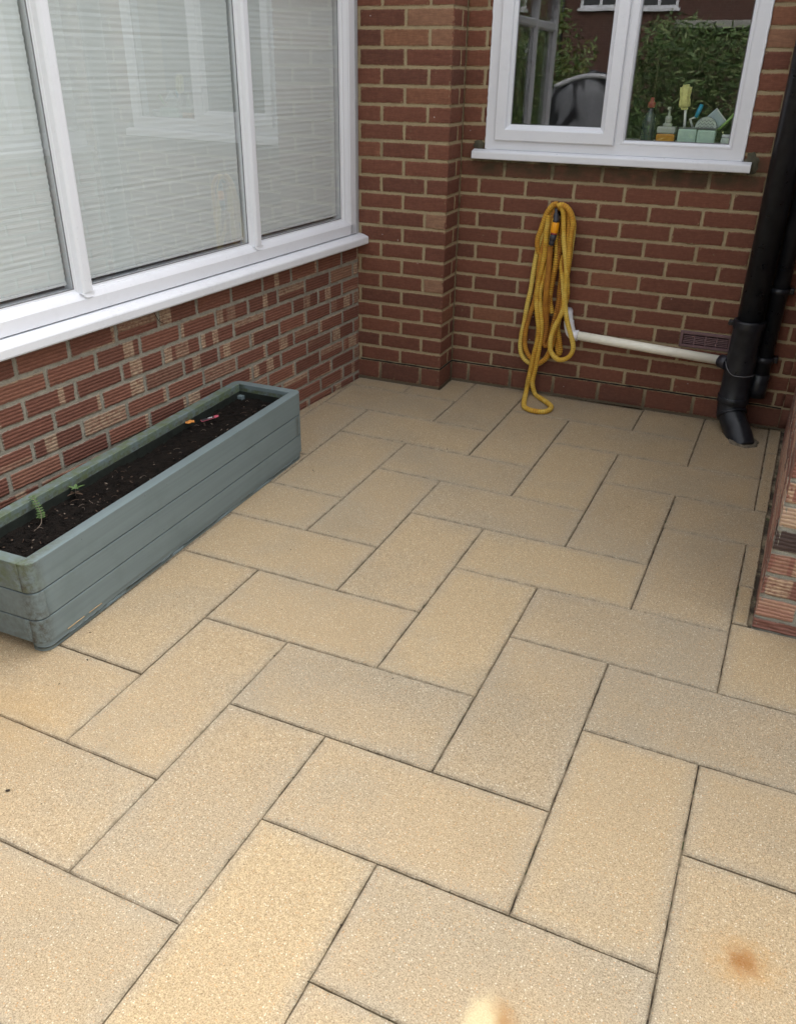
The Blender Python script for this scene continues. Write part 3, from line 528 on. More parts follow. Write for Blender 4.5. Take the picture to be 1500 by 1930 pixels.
def course(mb, F, smin, smax, z0, z1, joint0, pitch, tonef, holes=(), detail=lambda s:True, fl=False, fr=False, bandf=None, nx=14, nz=5, g=.006):
    n = math.floor((smin-joint0)/pitch); x = joint0+n*pitch
    while x < smax:
        a,b = max(x,smin), min(x+pitch,smax)
        if b-a > .018:
            segs=[(a,b)]
            for h0,h1,hz0,hz1 in holes:
                if z1>hz0 and z0<hz1: segs=[t for s in segs for t in subtract(s[0],s[1],h0,h1)]
            tone = tonef()
            for p,q in segs:
                L = p+(0 if p<=smin+1e-6 and fl else (g if p==x else .001)); Rr = q-(0 if q>=smax-1e-6 and fr else (g if q==x+pitch else .001))
                if Rr-L<.012: continue
                hi = detail((L+Rr)/2)
                k = max(2,round(nx*(Rr-L)/.215)) if hi else 1
                brick_face(mb, F, L, Rr, z0, z1, tone, k, nz if hi else 1, 0, bandf(Rr-L) if bandf else (), fl and p<=smin+1e-6, fr and q>=smax-1e-6, .0024 if hi else 0)
        x += pitch
def quad(mb, F, s0,s1,z0,z1,d,m=1):
    mb.face([mb.vert(F(s,d,z)) for s,z in ((s0,z0),(s1,z0),(s1,z1),(s0,z1))], m)

# ---------------------------------------------------------------- the house
house = empty('brick_house', (0,0,0), 0, 'red brick house wall with projecting pier, holding the white casement window and air vent', 'house')
W0,W1,WZ0,WZ1 = .116,1.228,1.124,2.20
Fb = lambda s,d,z: (s,-d,z)
mb = MB()
gt = lambda: min(1,max(0,R_.gauss(.44,.13)))
ZC, CO = .1047, .075
NR = 53
for k_ in range(-1,NR):
    z0 = ZC+CO*k_+.0057; z1 = ZC+CO*(k_+1)-.0057
    if k_==-1: z0 = .010
    near = k_<=34
    j0 = .212-.225 if k_%2==0 else .094-.225
    hol = [(W0,W1,WZ0-.012,WZ1)]
    if 3<=k_<=3: pass
    hol.append((1.108,1.334,.333,.402))
    tf = gt if k_<19 else (lambda: min(1,max(0,R_.gauss(.62,.2))))
    course(mb, Fb, 0, 1.605, z0, z1, j0, .225, tf, hol, (lambda s: near), nx=14)
    course(mb, Fb, 1.605, 6.0, z0, z1, j0+.225*7, .225, tf, (), (lambda s: False))
    course(mb, Fb, -5.0, -.67, z0, z1, j0-.225*3, .225, tf, (), (lambda s: False))
    # projecting pier: front and return
    Fp = lambda s,d,z: (s,-.1725-d,z)
    if k_%2==0: jj=[-.67,-.445,-.22,0]
    else: jj=[-.67,-.5575,-.3325,-.1075,0]
    for a,b in zip(jj,jj[1:]):
        tn=tf() if not (b==0 and k_ in (5,9)) else 1.0
        brick_face(mb, Fp, a+.006, b-(0 if b==0 else .006), z0,z1, tn, 14 if near else 1, 5 if near else 1, 0, (), False, b==0, .0022 if near else 0)
    Fs = lambda s,d,z: (d,-.1725+s,z)
    jj=[0,.1075,.1725] if k_%2==0 else [0,.165]
    for a,b in zip(jj,jj[1:]):
        brick_face(mb, Fs, a+(0 if a==0 else .005), b-.006, z0,z1, tf(), 7 if near else 1, 5 if near else 1, 0, (), a==0, False, .0016 if near else 0)
HT = ZC+CO*NR
MD=-.0026
for a,b,c_,d_ in ((0,1.605,-.05,.330),(0,1.108,.330,.405),(1.334,1.605,.330,.405),(0,1.605,.405,WZ0),(0,W0,WZ0,WZ1),(W1,1.605,WZ0,WZ1),(0,1.605,WZ1,HT),(1.605,6,-.05,HT),(-5,-.67,-.05,HT)):
    quad(mb, Fb, a,b,c_,d_,MD)
quad(mb, Fp, -.67,-.0042,-.05,HT,MD); quad(mb, Fs, .0042,.1725,-.05,HT,MD)
mb.box((-.66,-.160,-.05),(-.012,-.0,HT),m=1)
for a,b in (((-5,.0125,-.05),(W0-.0,.27,HT)), ((W1,.0125,-.05),(6,.27,HT)), ((W0,.0125,-.05),(W1,.27,WZ0-.006)), ((W0,.0125,WZ1),(W1,.27,HT))):
    mb.box(a,b,m=1)
mb.build('wall', [M['house_brick'], M['house_mortar']], house, attr=True, fix=False)
# slate damp course: a thin ragged dark line
mb=MB()
def dpc(F,s0,s1):
    n=int((s1-s0)/.02); top=[];bot=[]
    for i in range(n+1):
        s=s0+(s1-s0)*i/n; zc=.1035+.0022*nz3(s*9,2,1); h=.0026+.0016*nz3(s*30,7,3)
        top.append((mb.vert(F(s,.0010,zc+h)),mb.vert(F(s,-.006,zc+h)))); bot.append((mb.vert(F(s,.0010,zc-h)),mb.vert(F(s,-.006,zc-h))))
    for i in range(n):
        mb.face((bot[i][0],bot[i+1][0],top[i+1][0],top[i][0])); mb.face((top[i][0],top[i+1][0],top[i+1][1],top[i][1])); mb.face((bot[i][1],bot[i+1][1],bot[i+1][0],bot[i][0]))
dpc(Fb,.0,1.6); dpc(Fp,-.445,0); dpc(Fs,.0,.172)
mb.build('damp_course', M['black'], house, fix=False)
# ragged cement patches by the sill ends, sealant round the frame
for x,z,rx_,rz_ in ((1.262,1.118,.034,.044),(.082,1.142,.028,.022)):
    mb=MB(); n=18; c_=mb.vert((x,-.005,z)); rr=[mb.vert((x+rx_*math.cos(2*PI*i/n)*(1+.5*nz3(i*.8,x,z)), .004, z+rz_*math.sin(2*PI*i/n)*(1+.5*nz3(i*.8,z,x)))) for i in range(n)]
    r2=[mb.vert((x+rx_*.75*math.cos(2*PI*i/n)*(1+.5*nz3(i*.8,x,z)), -.0045, z+rz_*.75*math.sin(2*PI*i/n)*(1+.5*nz3(i*.8,z,x)))) for i in range(n)]
    for i in range(n): mb.face((rr[i],rr[(i+1)%n],r2[(i+1)%n],r2[i]),0,True); mb.face((r2[i],r2[(i+1)%n],c_),0,True)
    mb.build('cement_patch', M['cement'], house, fix=False)

# kitchen window: house > window > frame, sash, pane, sill ...
win = empty('window'); win.parent = house
Fw = lambda x,d,z: (x,-d,z)
mb=MB(); mb.ring(.118,1.226,1.126,2.195,[(0,-.05),(0,.004),(.001,.0055),(.046,.0055),(.049,.003),(.052,-.002),(.052,-.055)],Fw)
mb.box((.678,-.0050,1.17),(.728,.055,2.16),.002)
mb.box((.118,.055,1.126),(.17,.07,2.195)); mb.box((1.174,.055,1.126),(1.226,.07,2.195)); mb.build('frame', M['upvc'], win, fix=False)
mb=MB(); mb.ring(.160,.696,1.166,2.16,[(0,.0056),(0,.020),(.003,.0225),(.044,.0225),(.048,.020),(.052,.012),(.064,.004),(.066,-.001),(.066,-.012)],Fw); mb.build('sash', M['upvc'], win, fix=False)
mb=MB(); mb.ring(.7225,1.1795,1.170,2.16,[(0,-.001),(0,.0062),(.003,.0075),(.008,.0072),(.014,.001),(.0165,-.008),(.0165,-.012)],Fw); mb.build('glazing_bead', M['upvc'], win, fix=False)
mb=MB(); mb.ring(.2245,.6315,1.2305,2.10,[(0,-.006),(0,-.0045),(.004,-.0052),(.004,-.0085)],Fw); mb.ring(.738,1.164,1.1855,2.15,[(0,-.009),(0,-.0075),(.004,-.0082),(.004,-.012)],Fw); mb.build('gasket', M['gasket'], win, fix=False)
for a,b,c_,y in ((.222,.634,1.228,.0065),(.734,1.168,1.182,.0105)):
    mb=MB(); mb.face([mb.vert(p) for p in ((a,y,c_),(b,y,c_),(b,y,2.15),(a,y,2.15))]); mb.build('pane', M['glass'], win, fix=False)
mb=MB()
prof=[(.01,1.126),(-.010,1.1255),(-.036,1.1185),(-.039,1.116),(-.040,1.112),(-.040,1.090),(-.038,1.0865),(-.034,1.086),(-.030,1.089),(.01,1.092)]
A_=[mb.vert((.062,y,z)) for y,z in prof]; B_=[mb.vert((1.266,y,z)) for y,z in prof]
for i in range(len(prof)): mb.face((A_[i],B_[i],B_[(i+1)%len(prof)],A_[(i+1)%len(prof)]))
mb.face(A_[::-1]); mb.face(B_); mb.build('sill', M['sillvc'], win)
mb=MB()
def bead(x, z0, z1):
    pts=[(x+.0025*nz3(z*40,x,1),-.003,z) for z in [z0+(z1-z0)*i/70 for i in range(71)]]
    mb.tube(pts, lambda i: .0048+.0022*nz3(i*.55,x,4), 8)
bead(.1165,1.128,2.1); mb.build('sealant', M['upvc'], win); mb=MB(); bead(1.2275,1.128,2.1); mb.build('sealant', M['upvc'], win)

# air vent
vent = empty('air_vent'); vent.parent=house
mb=MB(); mb.ring(1.1085,1.3335,.3305,.4045,[(0,-.012),(0,.004),(.002,.006),(.012,.006),(.014,.002),(.014,-.014)],Fw)
for i in range(1,4): x=1.124+(.194)*i/4; mb.box((x-.0025,-.0035,.3445),(x+.0025,.012,.3905),.0008)
for j in range(1,6): z=.3445+.046*j/6; mb.box((1.124,-.0045,z-.0022),(1.318,.010,z+.0022),.0008)
mb.build('grille', M['ventc'], vent)
mb=MB(); mb.box((1.112,.0125,.332),(1.330,.02,.403)); mb.build('duct', M['black'], vent)
# kitchen behind the glass
mb=MB()
for f in (((-1.5,3.4,.1),(3.2,3.5,2.5)),((-1.6,.275,.1),(-1.5,3.4,2.5)),((3.2,.275,.1),(3.3,3.4,2.5)),((-1.5,.275,.0),(3.2,3.4,.1)),((-1.5,.275,2.5),(3.2,3.4,2.6))): mb.box(*f)
mb.build('kitchen_room', M['room'], house)
mb=MB(); mb.box((.12,.0725,1.150),(1.224,.34,1.172),.004); mb.build('window_board', M['board'], house)

# ---------------------------------------------------------------- objects on the window board
BZ=1.172
t=empty('bottle',(.812,.125,BZ),0,'dark bottle with a red cap behind the right window pane','bottle','things on the kitchen window board')
mb=MB(); mb.lathe([(.0,0),(.027,0),(.029,.004),(.029,.085),(.025,.105),(.013,.125),(.012,.140)],(0,0,0)); mb.build('body',M['bottle'],t)
mb=MB(); mb.lathe([(.014,.139),(.016,.142),(.016,.158),(.009,.163),(.008,.176),(.004,.178)],(0,0,0)); mb.build('cap',M['red'],t)
t=empty('soap_dispenser',(.892,.12,BZ),0,'squat pump dispenser half full of amber soap between the bottle and the mint caddy','soap dispenser','things on the kitchen window board')
mb=MB(); mb.box((-.039,-.028,0),(.039,.028,.040),.006); mb.build('soap',M['amber'],t)
mb=MB(); mb.box((-.039,-.028,.0405),(.039,.028,.068),.006); mb.lathe([(.02,.066),(.020,.078),(.012,.082)],(0,0,0)); mb.build('jar',M['clear'],t)
mb=MB(); mb.lathe([(.013,.080),(.014,.100),(.012,.108),(.005,.110),(.005,.136)],(0,0,0)); mb.box((-.006,-.035,.134),(.006,.008,.144),.003); mb.build('pump',M['clear'],t)
t=empty('sink_caddy',(1.022,.11,BZ),0,'mint green two-part sink caddy at the right end of the window board','caddy','things on the kitchen window board')
mb=MB(); mb.box((-.078,-.03,0),(-.001,.03,.064),.006); mb.box((.001,-.03,0),(.076,.03,.062),.006); mb.build('tub',M['mint'],t)
mb=MB(); mb.box((-.079,-.031,.0645),(.077,.031,.067),.001); mb.build('rim',M['gasket'],t)
t=empty('sponge_brush',(.958,.115,BZ+.065),0,'yellow sponge on a white handle standing upright in the mint caddy','brush','things on the kitchen window board')
mb=MB(); mb.tube([(.006,0,0),(.003,0,.03),(-.002,0,.075)],.0055,8); mb.build('handle',M['white'],t)
bm=bmesh.new(); bmesh.ops.create_cube(bm,size=1)
for v in bm.verts: v.co=Vector((v.co.x*.046,v.co.y*.034,v.co.z*.094))
bmesh.ops.bevel(bm,geom=bm.edges[:],offset=.010,segments=3,affect='EDGES'); bmesh.ops.subdivide_edges(bm,edges=bm.edges[:],cuts=3,use_grid_fill=True)
for v in bm.verts:
    v.co+=v.co.normalized()*.004*noise.noise(v.co*60); v.co.x*=1-.12*math.exp(-(v.co.z/.012)**2)
mb=MB(); mb.add_bm(bm,0,True,Matrix.Translation((-.010,0,.117))@Matrix.Rotation(-.08,4,'Y')); mb.build('sponge',M['sponge'],t)
t=empty('round_scourer',(1.048,.142,BZ+.064),0,'pale half-round pad with grey zigzags sticking up out of the mint caddy','scourer','things on the kitchen window board')
mb=MB(); n=20; pts=[(.044*math.cos(PI*i/n),.044*math.sin(PI*i/n)) for i in range(n+1)]
f0=[mb.vert((x,-.004,z)) for x,z in pts]; f1=[mb.vert((x,.004,z)) for x,z in pts]; mb.face(f0); mb.face(f1[::-1])
for i in range(n): mb.face((f0[i],f0[i+1],f1[i+1],f1[i]))
mb.build('pad',M['pale'],t)
mb=MB(); mb.tube([(x*1.0,-.0,z) for x,z in pts],.0022,6)
for zz in (.006,.018,.030):
    mb.tube([(-.032+.008*i,-.005,zz+(.0045 if i%2 else -.0045)) for i in range(9)],.0013,5)
mb.build('zigzag',M['chev'],t)
t=empty('dish_brush',(1.0,.15,BZ+.06),.0,'bright blue handled brush leaning left out of the mint caddy','brush','things on the kitchen window board')
mb=MB(); mb.tube([(0,0,.045),(.008,0,.070),(.016,0,.095)],lambda i:(.0075,.0095,.008)[i],10); mb.build('handle',M['blue'],t)
mb=MB(); mb.tube([(-.004,0,.0),(-.022,0,.038),(.0,0,.046)],.005,8); mb.build('neck',M['white'],t)
t=empty('glass_dish',(1.078,.165,BZ+.095),0,'square pale glass dish standing on one corner behind the zigzag pad','dish','things on the kitchen window board')
mb=MB(); mb.box((-.034,-.006,-.034),(.034,.006,.034),.003,mat=Matrix.Rotation(math.radians(45),4,'Y')@Matrix.Identity(4)); mb.build('plate',M['dish'],t)
mb=MB(); mb.box((-.034,-.012,.030),(.034,-.0065,.0345),.001,mat=Matrix.Rotation(math.radians(45),4,'Y')); mb.build('lip',M['white'],t)
t=empty('green_brush',(1.13,.14,BZ+.07),0,'thin green handled brush leaning right at the end of the mint caddy','brush','things on the kitchen window board')
mb=MB(); mb.tube([(-.03,0,-.01),(0,0,.022),(.024,0,.052)],lambda i:(.005,.006,.0065)[i],8); mb.build('handle',M['green'],t)
t=empty('jar',(1.145,.10,BZ),0,'small white jar at the right end of the window board beside the mint caddy','jar','things on the kitchen window board')
mb=MB(); mb.lathe([(.022,0),(.024,.003),(.024,.030),(.021,.034)],(0,0,0)); mb.build('body',M['pale'],t)
mb=MB(); mb.lathe([(.0225,.0345),(.023,.044),(.020,.046)],(0,0,0)); mb.build('lid',M['white'],t)

# ---------------------------------------------------------------- conservatory
AZL=math.atan2(-.9966,-.0819)
cons = empty('conservatory',(-.455,-.1725,0),AZL,'white conservatory on a low rustic brick wall with pleated blinds behind its panes','conservatory')
Fc = lambda s,d,z: (s,d,z)
def bands_(w):
    r=R_.random(); o=[]
    if r<.36:
        a=R_.uniform(.0,w*.7); o.append((a,a+R_.uniform(.03,.075),R_.uniform(.35,.9),-.1,1.1))
        if R_.random()<.4: o.append((w-R_.uniform(.025,.05),w,R_.uniform(.3,.8),-.1,1.1))
    elif r<.52: o.append((-.01,w+.01,R_.uniform(.3,.7),R_.choice([-.1,.5]),R_.choice([.45,1.1])))
    elif r<.66: o.append((-.01,.012,.9,-.1,1.1)); o.append((-.01,w*.8,.8,-.1,.12))
    elif r<.74: o.append((w-.014,w+.01,.9,-.1,1.1)); o.append((0,w,.75,.9,1.1))
    return o
mb=MB(); LW=4.52
rt=lambda: min(1,max(0,R_.gauss(.42,.22)))
for k_ in range(-1,10):
    zc=.641-.0715*k_; z0=max(zc-.0299,-.03); z1=min(zc+.0299,.708)
    j0=(.159 if k_%2==0 else .055)-.2115
    course(mb, Fc, .003, 2.75, z0,z1, j0,.2115, rt, (), (lambda s: True), bandf=bands_, nx=24, nz=8, g=.0066)
    course(mb, Fc, 2.75, LW, z0,z1, j0+.2115*13,.2115, rt, (), (lambda s: False), fr=True)
    course(mb, lambda s,d,z:(LW+d,-s,z), .0, 3.2, z0,z1, 0,.2115, rt, (), (lambda s: False), fl=True)
quad(mb,Fc,0,LW-.004,-.05,.71,MD); quad(mb,lambda s,d,z:(LW+d,-s,z),.004,3.2,-.05,.71,MD)
mb.box((0,-.11,-.05),(LW-.012,-.0125,.708),m=1); mb.box((LW-.11,-3.2,-.05),(LW-.0125,-.11,.708),m=1)
mb.build('dwarf_wall',[M['rustic_brick'],M['rustic_mortar']],cons,attr=True,fix=False)
fr = empty('window_frame'); fr.parent=cons
def extrude(mb, prof, p0, p1, axis, m=0):
    """prof list of 2D points; axis 'u': prof=(n,z) swept in u; 'z': prof=(u,n) swept in z"""
    f=(lambda q,t:(t,q[0],q[1])) if axis=='u' else (lambda q,t:(q[0],q[1],t)) if axis=='z' else (lambda q,t:(LW+q[0],-t,q[1]))
    A=[mb.vert(f(q,p0)) for q in prof]; B=[mb.vert(f(q,p1)) for q in prof]; n=len(prof)
    for i in range(n): mb.face((A[i],A[(i+1)%n],B[(i+1)%n],B[i]),m)
    mb.face(A[::-1],m); mb.face(B,m)
sillp=[(-.10,.712),(-.10,.738),(.010,.7375),(.030,.734),(.052,.7265),(.0565,.7235),(.0585,.719),(.0585,.696),(.0565,.6915),(.052,.6895),(.046,.690),(.046,.706),(.004,.7075)]
mb=MB(); extrude(mb,sillp,.0015,LW+.05,'u'); extrude(mb,sillp,-.055,3.2,'w'); mb.build('sill',M['sillvc'],fr)
railp=[(-.06,.742),(.012,.742),(.0135,.7435),(.0135,.786),(.011,.790),(.0095,.7925),(.004,.8005),(-.001,.806),(-.0035,.8065),(-.006,.8105),(-.011,.8115),(-.0115,.818),(-.06,.818)]
mb=MB(); extrude(mb,railp,.0415,LW+.005,'u'); extrude(mb,railp,-.004,3.2,'w'); mb.build('bottom_rail',M['upvc'],fr)
top=[(-.06,1.72),(-.012,1.722),(.0,1.728),(.008,1.74),(.008,1.78),(0,1.79),(-.06,1.795)]
mb=MB(); extrude(mb,top,.04,LW,'u'); extrude(mb,top,0,3.2,'w'); mb.build('transom',M['upvc'],fr)
eav=[(-.07,2.02),(.03,2.02),(.075,2.05),(.08,2.16),(-.07,2.16)]
mb=MB(); extrude(mb,eav,0,LW+.08,'u'); extrude(mb,eav,-.08,3.2,'w'); mb.build('eaves_beam',M['upvc'],fr)
def mull(c_, hw=.036):
    return [(c_-hw,-.055),(c_-hw,-.012),(c_-hw+.003,-.0105),(c_-hw+.005,-.006),(c_-hw+.008,-.004),(c_-.022,.010),(c_-.019,.0125),(c_-.012,.0165),(c_+.012,.0165),(c_+.019,.0125),(c_+.022,.010),(c_+hw-.008,-.004),(c_+hw-.005,-.006),(c_+hw-.003,-.0105),(c_+hw,-.012),(c_+hw,-.055)]
MU=[.817,1.742,2.667,3.592]
for c_ in MU:
    mb=MB(); extrude(mb,mull(c_),.8065,2.02,'z')
    # pointed lower end lapping over the rail
    pr=[(c_-.030,.0135,.8064),(c_-.019,.0148,.7935),(c_-.012,.0175,.7905),(c_+.012,.0175,.7905),(c_+.019,.0148,.7935),(c_+.030,.0135,.8064)]
    a_=[mb.vert(p) for p in pr]; b_=[mb.vert((p[0],-.01,p[2])) for p in pr]; mb.face(a_); mb.face(b_[::-1])
    for i in range(6): mb.face((a_[i],b_[i],b_[(i+1)%6],a_[(i+1)%6]))
    mb.build('mullion',M['upvc'],fr)
mb=MB(); extrude(mb,[(.0445,-.055),(.0445,.0135),(.090,.0135),(.094,.011),(.100,.009),(.112,.001),(.116,-.0015),(.124,-.0035),(.128,-.009),(.136,-.0105),(.140,-.012),(.140,-.055)],.7425,2.02,'z'); mb.build('end_frame',M['upvc'],fr)
mb=MB(); extrude(mb,[(.001,-.05),(.001,.004),(.016,.009),(.036,.011),(.040,.008),(.040,-.05)],.7385,2.02,'z'); mb.build('end_post',M['greypost'],fr)
mb=MB(); extrude(mb,[(LW-.08,-.08),(LW-.08,.014),(LW-.01,.018),(LW+.018,-.01),(LW+.014,-.08)],.7425,2.02,'z'); mb.build('corner_post',M['upvc'],fr)
PN=[(.140,.781),(.853,1.706),(1.778,2.631),(2.703,3.556),(3.628,LW-.08)]
for i,(a,b) in enumerate(PN):
    mb=MB(); mb.face([mb.vert(p) for p in ((b+.002,-.014,.816),(a-.002,-.014,.816),(a-.002,-.014,1.724),(b+.002,-.014,1.724))]); mb.build('pane',M['cglass'],fr,fix=False)
    mb=MB(); mb.face([mb.vert(p) for p in ((b+.002,-.014,1.79),(a-.002,-.014,1.79),(a-.002,-.014,2.03),(b+.002,-.014,2.03))]); mb.build('top_pane',M['cglass'],fr,fix=False)
    mb=MB()
    mb.box((a-.001,-.0135,.8182),(b+.001,-.0118,.8215)); mb.box((a-.001,-.0135,.8182),(a+.003,-.0118,1.72)); mb.box((b-.003,-.0135,.8182),(b+.001,-.0118,1.72)); mb.build('gasket',M['gasket'],fr)
    if i<3:
        mb=MB(); zz=.842; prev=None; j=0; u0=a+(.009 if i else .006); u1=b-.004
        while zz<1.72:
            n_=-.034+(.0004 if j%2 else -.0004)+.0008*nz3(j*.7,i,0)
            sag=.0012*nz3(j*.31,i,5)
            row=[mb.vert((u0+(.0035 if j%2 and q==0 else 0)+(u1-u0)*q/12,n_+.0008*nz3(q*.9,j*.6,i),zz+sag)) for q in range(13)]
            if prev:
                for q in range(12): mb.face((prev[q],prev[q+1],row[q+1],row[q]))
            prev=row; zz+=.0090+.0008*nz3(j,i,2); j+=1
        mb.build('blind',M['blind'],fr,fix=False)
        mb=MB(); mb.box((u0,-.046,.832),(u1,-.030,.841),.002); mb.build('blind_rail',M['white'],fr)
mb=MB()
for i in range(4):
    u=.2+i*1.0; 
for i in range(5):
    a=.06+i*.9; 
k_=0
mb.box((0,-3.2,2.16),(LW,-.05,2.20)); mb.build('roof',plain('polycarbonate_roof',(.55,.56,.56),.3),cons)
mb=MB(); mb.box((.04,-.11,.7405),(LW-.1,-.056,.822)); mb.build('dark_gap_strip',M['gasket'],fr)  # strip added to darken the gap under the blinds
mb=MB(); mb.box((.02,-3.2,-.02),(LW-.12,-.12,.06)); mb.build('floor',plain('conservatory_floor',(.14,.12,.10),.6),cons)
mb=MB(); mb.box((LW-.05,-3.2,.742),(LW-.0,-1.2,2.02)); mb.box((0,-3.25,0),(LW,-3.2,2.2)); mb.build('far_wall',plain('conservatory_paint',(.25,.25,.24),.8),cons)

# ---------------------------------------------------------------- brick extension at the right
ext = empty('porch',(1.600,-1.705,0),-.0212,'pink and cream rustic brick corner at the right edge of the patio','porch')
mb=MB()
tones=[.78,.42,.56,.02,.93,.55,.5,.85,.3,.6,.9,.2]
Ff=lambda s,d,z:(s,-d,z); Fl=lambda s,d,z:(-d,s,z)
for k_ in range(-1,12):
    zc=.0775+.075*k_; z0=zc-.032 if k_>=0 else 0.001; z1=zc+.032 if k_>=0 else .038
    it=iter([tones[k_%12]]) if k_>=0 else iter([.42])
    tf=lambda: next(it, None) if False else R_.choice([.3,.45,.55,.7,.85])
    t0=tones[k_%12] if k_>=0 else .40
    w0=.1025 if k_%2==0 else .215
    bf=bands_ if k_>=0 else (lambda w:[])
    cream=[(-.01,.3,.75,-.1,1.1)] if k_>=0 and tones[k_%12]>.9 else bf(w0)
    brick_face(mb,Ff,0,w0,z0,z1,t0,12 if w0<.2 else 24,7,0,cream,True,False,.0028,.0024)
    course(mb,Ff,w0+.005,3.0,z0,z1,w0+.005,.225,tf,(),(lambda s:s<1.6),bandf=bf,nx=20,nz=7)
    w1=.215 if k_%2==0 else .1025
    brick_face(mb,Fl,0,w1,z0,z1,t0,12,5,0,(),True,False,.0028,.0020)
    course(mb,Fl,w1+.005,1.700,z0,z1,w1+.005,.225,tf,(),(lambda s:k_<22),nx=12,nz=4)
quad(mb,Ff,-.001,3.0,-.05,.975,MD-.001); quad(mb,Fl,.001,1.70,-.05,.975,MD-.001)
mb.box((.012,.012,-.05),(3.0,1.700,.97),m=1)
mb.build('wall',[M['pier_brick'],M['pier_mortar']],ext,attr=True,fix=False)
mb=MB(); mb.box((-.04,-.04,.977),(3.0,1.69,1.01),.006); mb.build('sill',M['sillvc'],ext)
mb=MB(); mb.box((.02,.02,1.012),(3.0,1.69,1.09),.004); mb.box((.02,.02,2.02),(3.0,1.69,2.12),.004)
for y in (.02,.60,1.18): mb.box((.012,y,1.092),(.075,y+.07,2.018),.006)
for x in (.75,1.5,2.25): mb.box((x,.012,1.092),(x+.07,.075,2.018),.006)
mb.build('window_frame',M['upvc'],ext)
mb=MB(); mb.box((.05,.05,1.092),(2.95,1.66,2.018)); mb.build('drawn_blinds',M['pale_blind'],ext)
mb=MB(); mb.face([mb.vert(p) for p in ((.035,1.68,1.091),(.035,.03,1.091),(.035,.03,2.019),(.035,1.68,2.019))]); mb.build('pane',M['cglass'],ext,fix=False)
mb=MB(); mb.box((-.10,-.10,2.125),(3.1,1.69,2.24),.01); mb.build('flat_roof',M['upvc'],ext)

# ---------------------------------------------------------------- patio of sawn slabs in herringbone
def resample(P, step):
    out=[]; n=len(P)
    for i in range(n):
        a=Vector(P[i]); b=Vector(P[(i+1)%n]); L=(b-a).length; k=max(1,int(L/step))
        for j in range(k): out.append((a+(b-a)*j/k, j==0))
    return out
def inset(P, d):
    n=len(P); o=[]
    for i in range(n):
        a,b,c_=P[i-1],P[i],P[(i+1)%n]; e1=(b-a).normalized(); e2=(c_-b).normalized()
        n1=Vector((-e1.y,e1.x)); n2=Vector((-e2.y,e2.x)); q=(n1+n2); l=q.length
        q = n1 if l<1e-6 else q/l; o.append(b+q*d/max(.45,q.dot(n1)))
    return o
TONE={(-1,1,'H'):.12,(-1,-1,'V'):.25,(1,1,'V'):.22,(2,2,'H'):.10,(1,3,'H'):.16,(0,-2,'V'):.9,(2,0,'V'):.74,(0,0,'H'):.55,(-2,0,'V'):.62,(-2,2,'H'):.62,(0,2,'V'):.82,(0,4,'H'):.80,(1,-1,'H'):.42,(3,3,'V'):.80,(-3,-1,'H'):.5,(-2,-2,'H'):.3,(-2,-2,'V'):.35,(2,4,'V'):.45,(1,5,'V'):.42,(-1,5,'H'):.35,(-2,4,'V'):.3,(-1,3,'V'):.7,(2,6,'H'):.35,(3,1,'H'):.6,(4,-2,'V'):.7,(3,-1,'V'):.72,(-3,3,'H'):.62,(-3,1,'V'):.7,(-4,0,'H'):.7}
mb=MB(); rs=random.Random(3)
for key,poly in SLABS:
    P=resample([Vector(p) for p in poly], .02)
    pts=[p for p,_ in P]; small = min(max(p.x for p in pts)-min(p.x for p in pts), max(p.y for p in pts)-min(p.y for p in pts))<.09
    t=TONE.get(key, rs.uniform(.2,.75)); g=rs.uniform(.0008,.0022); sd=rs.random()*99
    if key[0]-key[1]<-8 and key not in TONE: t=rs.uniform(.1,.5)
    zz=rs.uniform(-.0008,.0008); tx,ty=rs.uniform(-.0025,.0025),rs.uniform(-.0025,.0025); c0=sum(pts,Vector((0,0)))/len(pts)
    Z=lambda p,z: (p.x,p.y,z+zz+(0 if small else (p.x-c0.x)*tx+(p.y-c0.y)*ty))
    jit=lambda p,a: p+Vector((nz3(p.x*45,p.y*45,sd),nz3(p.y*45,p.x*45,sd+7)))*a
    base=inset(pts,g)
    r0=[mb.vert(Z(jit(p,.0012),-.04),(t,0,1,1)) for p in base]
    r1=[mb.vert(Z(jit(p,.0016),-.0036),(t,0,1,1)) for p in base]
    r2=[mb.vert(Z(jit(p,.0010),0),(t,0,1,1)) for p in inset(pts,g+.0032)]
    ins=.045 if not small else .012
    corner=[Vector(p) for p in poly]; q=inset(corner,g+ins)
    # inner ring follows the outer one so that the grime at the edge fades inwards
    qq=[p for p,_ in resample(q,.02)]
    if len(qq)!=len(r2):
        n=len(poly); qq=[]
        for i in range(n):
            L=(corner[(i+1)%n]-corner[i]).length; kk=max(1,int(L/.02)); qq+=[q[i]+(q[(i+1)%n]-q[i])*j/kk for j in range(kk)]
    r3=[mb.vert(Z(p,0),(t,0,0,1)) for p in qq]
    n=len(r0)
    for A,B,s_ in ((r0,r1,False),(r1,r2,False),(r2,r3,False)):
        for i in range(n): mb.face((A[i],A[(i+1)%n],B[(i+1)%n],B[i]),0,s_)
    mb.face(r3)
patio = mb.build('patio', M['slab'], None, attr=True, fix=False); tag(patio, kind='structure')
mb=MB(); mb.face([mb.vert(p) for p in ((-1.2,-5.45,-.008),(3.7,-5.45,-.008),(3.7,.01,-.008),(-1.2,.01,-.008))]); tag(mb.build('joint_sand', M['joint'], None, fix=False), kind='structure')
k=NT('lawn_grass'); n1=k.noise(12,5); n2=k.noise(300,3,.7); k.col(k.mix(n1,(.03,.07,.015),(.07,.12,.03))); k.rough(.9); k.bump(n2,1,.01); lawnm=k.mat
